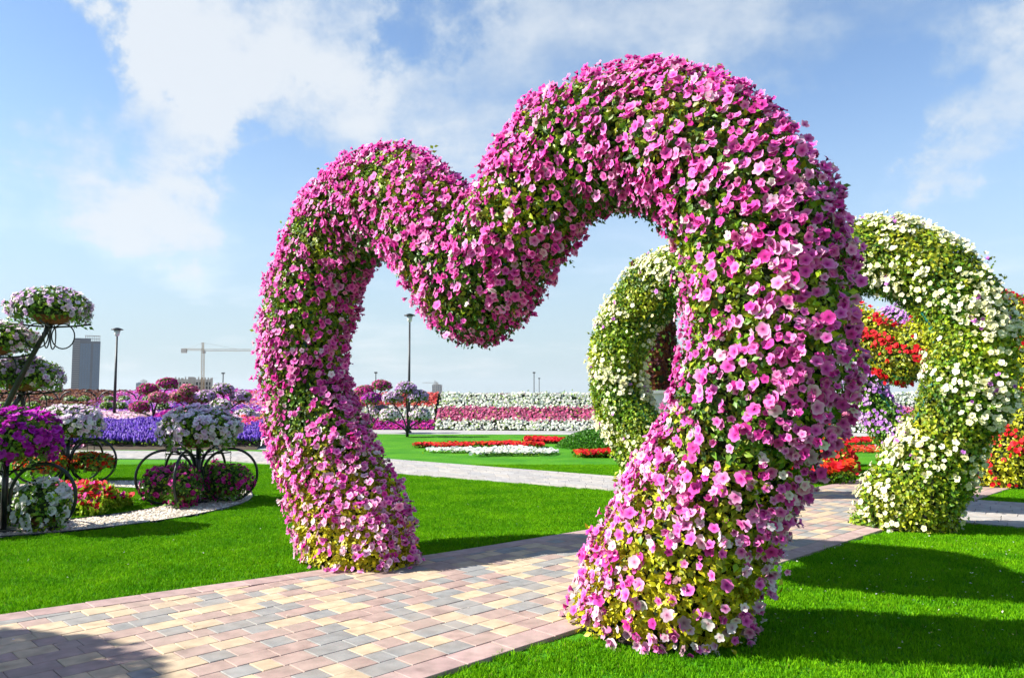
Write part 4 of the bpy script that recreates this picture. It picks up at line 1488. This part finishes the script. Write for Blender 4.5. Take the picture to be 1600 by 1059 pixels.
# ------------------------------------------------------------------ city beyond
GLZ = mat('tower_glass', (0.035, 0.09, 0.17), 0.3, 0.0, noise=(0.03, 0.3), spec=0.35)
GLZ2 = mat('tower_glass_dark', (0.03, 0.05, 0.085), 0.3, noise=(0.05, 0.3), spec=0.35)
CONC = mat('raw_concrete', (0.36, 0.34, 0.32), 0.9, noise=(0.2, 0.2))
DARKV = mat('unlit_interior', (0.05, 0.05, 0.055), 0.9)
CRANE = mat('crane_paint', (0.22, 0.13, 0.035), 0.6, noise=(0.5, 0.2))
CRANEG = mat('crane_grey', (0.3, 0.3, 0.3), 0.6)


def tower():
    Y = 800.0
    x0, x1 = at(109, 600, Y)[0], at(157, 600, Y)[0]
    zt = at(130, 533, Y)[2]
    W = x1 - x0
    t = thing('office_tower', ((x0 + x1) / 2, Y, -0.06), 'blue glass office tower with an unfinished crown, far left', 'tower', rz=math.atan2(-(x0 + x1) / 2, Y))
    W *= 0.80
    D = W * 0.8
    mb = MB(); mb.box((0, D / 2, zt / 2), (W, D, zt)); mb.build('shell', GLZ2, t)
    nfl = 26
    fh = zt / nfl
    # left bay: balconied floors; middle: pale glass; recess; right: glass
    bays = [(-0.5, -0.24, 3), (-0.23, 0.16, 4), (0.24, 0.49, 3)]
    for bi, (u0, u1, k) in enumerate(bays):
        fr = MB()
        for f in range(nfl + 1):
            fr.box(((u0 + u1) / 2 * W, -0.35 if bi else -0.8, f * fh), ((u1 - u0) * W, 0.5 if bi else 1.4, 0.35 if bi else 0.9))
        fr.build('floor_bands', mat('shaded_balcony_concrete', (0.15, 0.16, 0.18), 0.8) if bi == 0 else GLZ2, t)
        for f in range(nfl):
            for q in range(k):
                w = (u1 - u0) * W / k
                key = ('pane', bi)
                if key not in MATS:
                    m_ = MB(); m_.box((0, 0, 0), (w * 0.92, 0.3, fh * 0.82))
                    MATS[key] = make_mesh('window_pane', m_.V, m_.F, None, GLZ if bi else GLZ2)
                if f < nfl - 1:
                    o = obj('window_pane', MATS[key], t, loc=(u0 * W + w * (q + 0.5), -0.22, (f + 0.5) * fh))
    mb = MB()
    for q in range(9):
        mb.box((W * (-0.05 + 0.065 * q), D * 0.3, zt + 3.2), (W * 0.02, 0.6, 6.4))
    mb.box((W * 0.21, D * 0.3, zt + 6.2), (W * 0.56, 0.8, 0.7))
    mb.box((W * 0.21, D * 0.3, zt + 3.0), (W * 0.56, 0.5, 0.5))
    mb.build('crown_frame', CONC, t)
    mb = MB(); mb.box((-W * 0.15, D * 0.4, zt + 1.6), (W * 0.6, D * 0.5, 3.2)); mb.build('plant_room', GLZ2, t)


tower()


def unfinished():
    Y = 480.0
    x0, x1 = at(266, 600, Y)[0], at(334, 600, Y)[0]
    zt = at(300, 589, Y)[2]
    W = x1 - x0
    t = thing('concrete_building', ((x0 + x1) / 2, Y, -0.06), 'unfinished concrete frame building beside the crane', 'building', rz=math.atan2(-(x0 + x1) / 2, Y))
    W *= 0.88
    D = 16.0
    nf = 5
    fh = zt / nf
    for f in range(nf):
        mb = MB(); mb.box((0, D / 2, (f + 1) * fh - fh * 0.6 if f == nf - 1 else (f + 1) * fh), (W, D, 0.6)); mb.build('floor_slab', CONC, t)
    mb = MB()
    for q in range(13):
        x = -W / 2 + 0.5 + q * (W - 1.0) / 12
        for y in (0.5, D - 0.5):
            mb.box((x, y, zt / 2 + random.uniform(-0.6, 0.2)), (0.75 if q % 3 else 1.3, 0.75, zt))
    mb.build('columns', CONC, t)
    mb = MB(); mb.box((0, D * 0.55, zt * 0.4), (W * 0.96, D * 0.5, zt * 0.78)); mb.build('interior_shade_block', DARKV, t)  # solid dark box standing in for the shade between the floors
    mb = MB(); mb.box((-W * 0.02, 2.0, zt * 0.5), (W * 0.16, 3.0, zt * 1.03)); mb.build('stair_core', CONC, t)


unfinished()


def lattice(mb, a, b, w, n, r):
    a, b = np.array(a, float), np.array(b, float)
    d = unit(b - a)
    x = unit(np.cross(d, [0, 1.0, 0.01])) * w / 2
    y = unit(np.cross(d, x)) * w / 2
    cs = [x + y, x - y, -x - y, -x + y]
    for c in cs:
        mb.tube([a + c, b + c], r, 4)
    for i in range(n):
        p0, p1 = a + (b - a) * i / n, a + (b - a) * (i + 1) / n
        for k in range(4):
            mb.tube([p0 + cs[k], p1 + cs[(k + 1) % 4]], r * 0.7, 3)


def crane(px, yb, ytop, yj, xl, xr, Y, label, m, w=1.4):
    base = at(px, 612, Y)
    t = thing('tower_crane', (base[0], Y, -0.06), label, 'crane')
    f = lambda x, y: at(x, y, Y) - np.array([base[0], Y, -0.06])
    mast_ = MB(); lattice(mast_, (0, 0, 0), f(px, yj), w, 22, w * 0.07); mast_.build('mast', m, t)
    ap = MB(); lattice(ap, f(px, yj), f(px, ytop), w * 0.7, 5, w * 0.06); ap.build('apex', m, t)
    jb = MB(); lattice(jb, f(px, yj + 1), f(xr, yj + 1), w * 0.75, 26, w * 0.05); jb.build('jib', m, t)
    cj = MB(); lattice(cj, f(px, yj), f(xl, yj), w * 0.75, 8, w * 0.06); cj.build('counter_jib', m, t)
    cw = MB(); q = f(xl + (px - xl) * 0.08, yj + 2); cw.box(q, (w * 2.2, w * 1.2, w * 1.8)); cw.build('counterweight', CRANEG, t)
    cb = MB(); q = f(px + (2 if xr > px else -2), yj + 4); cb.box(q, (w * 0.9, w, w * 1.2)); cb.build('cab', CRANEG, t)
    tl = MB(); tl.tube([f(px, ytop), f(px + (xr - px) * 0.75, yj)], w * 0.05, 4); tl.tube([f(px, ytop), f(xl + (px - xl) * .2, yj)], w * 0.05, 4); tl.build('tie_line', CRANEG, t)


crane(317, 612, 535, 546, 285, 392, 470, 'yellow tower crane over the unfinished concrete building', CRANE)
crane(679.5, 612, 594, 597, 683, 660, 1500, 'tiny grey tower crane on the small distant block', CRANEG, 2.5)
crane(224, 612, 592, 594, 228, 219, 1700, 'tiny grey tower crane above the distant blue block', CRANEG, 2.5)


def block(x0, x1, ytop, Y, label, m, nf, nb):
    a, b = at(x0, 612, Y)[0], at(x1, 612, Y)[0]
    zt = at(x0, ytop, Y)[2]
    t = thing('distant_block', ((a + b) / 2, Y, -0.06), label, 'building')
    W = b - a
    mb = MB(); mb.box((0, W * 0.4, zt / 2), (W, W * 0.8, zt)); mb.box((0, W * 0.4, zt + zt * 0.02), (W * 0.7, W * 0.5, zt * 0.06)); mb.build('shell', m, t)
    m_ = MB(); m_.box((0, 0, 0), (W / nb * 0.7, 0.4, zt / nf * 0.6))
    me = make_mesh('window', m_.V, m_.F, None, GLZ2)
    for i in range(nf):
        for j in range(nb):
            obj('window', me, t, loc=(-W / 2 + W * (j + 0.5) / nb, -0.1, zt * (i + 0.5) / nf))


block(675, 690, 601, 1500, 'small pale distant block under a tiny crane', CONC, 8, 5)
block(212, 225, 598, 1700, 'small blue distant block right of the lamp post', GLZ, 8, 4)
block(158, 170, 609, 1600, 'low pale distant block just right of the glass tower', CONC, 2, 4)
block(72, 98, 608, 1500, 'low grey distant roof left of the glass tower', CONC, 2, 5)
block(186, 196, 608.5, 1600, 'low pale distant block right of the lamp post', CONC, 2, 4)

# ------------------------------------------------------------------ turf: mown blades over the lawn
BEDS_X = [[(-6.5, 9.6), (-5.1, 9.6), (-5.1, 10.8), (-6.5, 10.8)]]


def turf():
    r = np.random.default_rng(3)
    cell = 0.125
    # one patch of blades
    nb = 210
    a = r.uniform(0, 2 * math.pi, nb)
    bx = r.uniform(-cell * 0.62, cell * 0.62, (nb, 2))
    h = r.uniform(0.018, 0.042, nb)
    w = r.uniform(0.0016, 0.0032, nb)
    lean = r.normal(size=(nb, 2)) * 0.35
    side = np.c_[np.cos(a), np.sin(a)] * w[:, None]
    V = np.zeros((nb, 5, 3)); C = np.zeros((nb, 5, 3))
    for k, (f, ww) in enumerate(((0, 1), (0, -1), (0.55, 0.8), (0.55, -0.8), (1, 0))):
        V[:, k, :2] = bx + side * ww + lean * h[:, None] * f ** 1.5
        V[:, k, 2] = h * f * (1 - 0.15 * f)
    tone = r.uniform(0, 1, (nb, 1))
    col = np.array([0.05, 0.22, 0.002]) * (1 - tone) + np.array([0.20, 0.52, 0.006]) * tone
    dry = r.random(nb) < 0.03
    col[dry] = (0.26, 0.30, 0.06)
    C[:] = col[:, None, :]
    T = np.array([(0, 1, 3), (0, 3, 2), (2, 3, 4)])
    F = (T[None] + np.arange(nb)[:, None, None] * 5).reshape(-1, 3)
    V = V.reshape(-1, 3); C = C.reshape(-1, 3)
    # where the patches go
    pts = []
    for y in np.arange(3.6, 17.0, cell):
        xr = y * 0.70 + 0.4
        xs = np.arange(-xr, xr, cell)
        pts.append(np.c_[xs, np.full(len(xs), y)])
    P = np.concatenate(pts) + r.uniform(-0.03, 0.03, (sum(len(q) for q in pts), 2))
    def grow(poly, d):
        c = np.mean(poly, axis=0)
        return poly
    ok = np.ones(len(P), bool)
    off = cell * 0.32
    for poly in (MAIN_PATH, CROSS):
        for dx, dy in ((0, 0), (off, 0), (-off, 0), (0, off), (0, -off)):
            ok &= ~in_poly(P + [dx, dy], poly)
    d = np.linalg.norm(P - GC, axis=1)
    ok &= (d < GRI - 0.05) | (d > GRO + 0.05)
    ca, sa = math.cos(HROT), math.sin(HROT)
    for offn in (0.0, 5.25, 10.6, 15.8):
        loc = HM + HN * offn
        for sx in (-1, 1):
            c = loc + HP * sx * 1.52
            ok &= np.linalg.norm(P - c, axis=1) > 0.46
    ok &= np.linalg.norm(P - np.array([5.2, 13.7]), axis=1) > 0.1
    P = P[ok]
    k = len(P)
    allV = np.concatenate([V, np.c_[P, np.full(k, 0.001)]])
    me = bpy.data.meshes.new('grass')
    nv = len(allV)
    me.vertices.add(nv); me.vertices.foreach_set('co', allV.astype(np.float32).ravel())
    me.loops.add(F.size); me.loops.foreach_set('vertex_index', F.astype(np.int32).ravel())
    me.polygons.add(len(F))
    me.polygons.foreach_set('loop_start', np.arange(len(F), dtype=np.int32) * 3)
    me.polygons.foreach_set('loop_total', np.full(len(F), 3, np.int32))
    me.update(calc_edges=True)
    ca_ = me.color_attributes.new('Col', 'FLOAT_COLOR', 'POINT')
    c4 = np.ones((nv, 4), np.float32); c4[:len(C), :3] = C
    ca_.data.foreach_set('color', c4.ravel())
    src = me.attributes.new('spot', 'BOOLEAN', 'POINT')
    src.data.foreach_set('value', np.r_[np.zeros(len(V), bool), np.ones(k, bool)])
    me.materials.append(grass_material())
    o = obj('grass', me, label='short mown bright green grass of the near lawns', cat='grass', kind='stuff')
    ng = bpy.data.node_groups.new('turf_patches', 'GeometryNodeTree')
    ng.interface.new_socket('Geometry', in_out='INPUT', socket_type='NodeSocketGeometry')
    ng.interface.new_socket('Geometry', in_out='OUTPUT', socket_type='NodeSocketGeometry')
    gi = ng.nodes.new('NodeGroupInput'); go = ng.nodes.new('NodeGroupOutput')
    na = ng.nodes.new('GeometryNodeInputNamedAttribute'); na.data_type = 'BOOLEAN'; na.inputs['Name'].default_value = 'spot'
    sg = ng.nodes.new('GeometryNodeSeparateGeometry'); sg.domain = 'POINT'
    ng.links.new(gi.outputs[0], sg.inputs['Geometry']); ng.links.new(na.outputs[0], sg.inputs['Selection'])
    ip = ng.nodes.new('GeometryNodeInstanceOnPoints')
    ng.links.new(sg.outputs['Selection'], ip.inputs['Points']); ng.links.new(sg.outputs['Inverted'], ip.inputs['Instance'])
    rv = ng.nodes.new('FunctionNodeRandomValue'); rv.data_type = 'FLOAT_VECTOR'
    rv.inputs['Min'].default_value = (0, 0, 0); rv.inputs['Max'].default_value = (0, 0, 6.283)
    ng.links.new(rv.outputs[0], ip.inputs['Rotation'])
    rs = ng.nodes.new('FunctionNodeRandomValue'); rs.data_type = 'FLOAT_VECTOR'
    rs.inputs['Min'].default_value = (0.95, 0.95, 0.75); rs.inputs['Max'].default_value = (1.05, 1.05, 1.2)
    rs.inputs['Seed'].default_value = 4
    ng.links.new(rs.outputs[0], ip.inputs['Scale'])
    ng.links.new(ip.outputs[0], go.inputs[0])
    md = o.modifiers.new('turf', 'NODES'); md.node_group = ng


def grass_material():
    m = BLADE
    t = m.node_tree
    # slow change of tone across the lawn
    at_ = [n for n in t.nodes if n.type == 'ATTRIBUTE'][0]
    g = N(t, 'ShaderNodeNewGeometry')
    nz = N(t, 'ShaderNodeTexNoise'); nz.inputs['Scale'].default_value = 1.6; nz.inputs['Detail'].default_value = 8; nz.inputs['Roughness'].default_value = 0.68
    L(t, g.outputs['Position'], nz.inputs['Vector'])
    r = N(t, 'ShaderNodeValToRGB')
    r.color_ramp.elements[0].position = 0.3; r.color_ramp.elements[0].color = (0.48, 0.66, 0.7, 1)
    r.color_ramp.elements[1].position = 0.72; r.color_ramp.elements[1].color = (1.5, 1.18, 1.0, 1)
    L(t, nz.outputs['Fac'], r.inputs[0])
    mx = N(t, 'ShaderNodeMixRGB', blend_type='MULTIPLY'); mx.inputs[0].default_value = 1.0
    L(t, at_.outputs['Color'], mx.inputs[1]); L(t, r.outputs[0], mx.inputs[2])
    for n in t.nodes:
        if n.type == 'BSDF_PRINCIPLED':
            L(t, mx.outputs[0], n.inputs['Base Color'])
        if n.type == 'BSDF_TRANSLUCENT':
            L(t, mx.outputs[0], n.inputs['Color'])
    return m


turf()


def fallen_petals():
    r = np.random.default_rng(9)
    k = 270
    P = np.concatenate([np.c_[r.uniform(1.2, 5.5, k), r.uniform(4.6, 8.3, k)], np.c_[r.uniform(-4.5, 3.5, 80), r.uniform(4.5, 12, 80)]])
    P = P[~in_poly(P, CROSS)]
    P = P[r.random(len(P)) < np.where(in_poly(P, MAIN_PATH), 0.7, 1.0)]
    k = len(P)
    z = np.where(in_poly(P, MAIN_PATH), 0.032, 0.04)
    pals = [((0.85, 0.78, 0.80), (0.8, 0.6, 0.7), (0.7, 0.5, 0.6)), ((0.8, 0.78, 0.62), (0.7, 0.65, 0.5), (0.5, 0.45, 0.3)), ((0.6, 0.5, 0.2), (0.5, 0.4, 0.15), (0.4, 0.3, 0.1))]
    nn = np.tile([0, 0, 1.0], (k, 1)) + r.normal(size=(k, 3)) * 0.35
    V, F, C = instance([LEAFT], np.c_[P, z], frames(nn, r), r.uniform(0.010, 0.024, k), pal_of(pals, r.choice(3, k, p=[0.6, 0.25, 0.15]), r), r)
    obj('fallen_petals', make_mesh('fallen_petals', V, F, C, PETAL), label='pale fallen petals strewn over the lawn and path', cat='petals', kind='stuff')


fallen_petals()


# ------------------------------------------------------------------ the dusty air over the city
def haze():
    m = bpy.data.materials.new('haze_air')
    m.use_nodes = True
    t = m.node_tree
    t.nodes.remove(pbsdf(m))
    v = N(t, 'ShaderNodeVolumePrincipled')
    v.inputs['Color'].default_value = (0.86, 0.93, 1.0, 1)
    v.inputs['Density'].default_value = 0.00009
    v.inputs['Anisotropy'].default_value = 0.2
    L(t, v.outputs[0], t.nodes['Material Output'].inputs['Volume'])
    mb = MB()
    mb.box((0, 2400, 47), (8100, 5300, 98))
    mb.build('haze', m, kind='stuff', label='thin pale haze over the distant city', cat='haze')


haze()
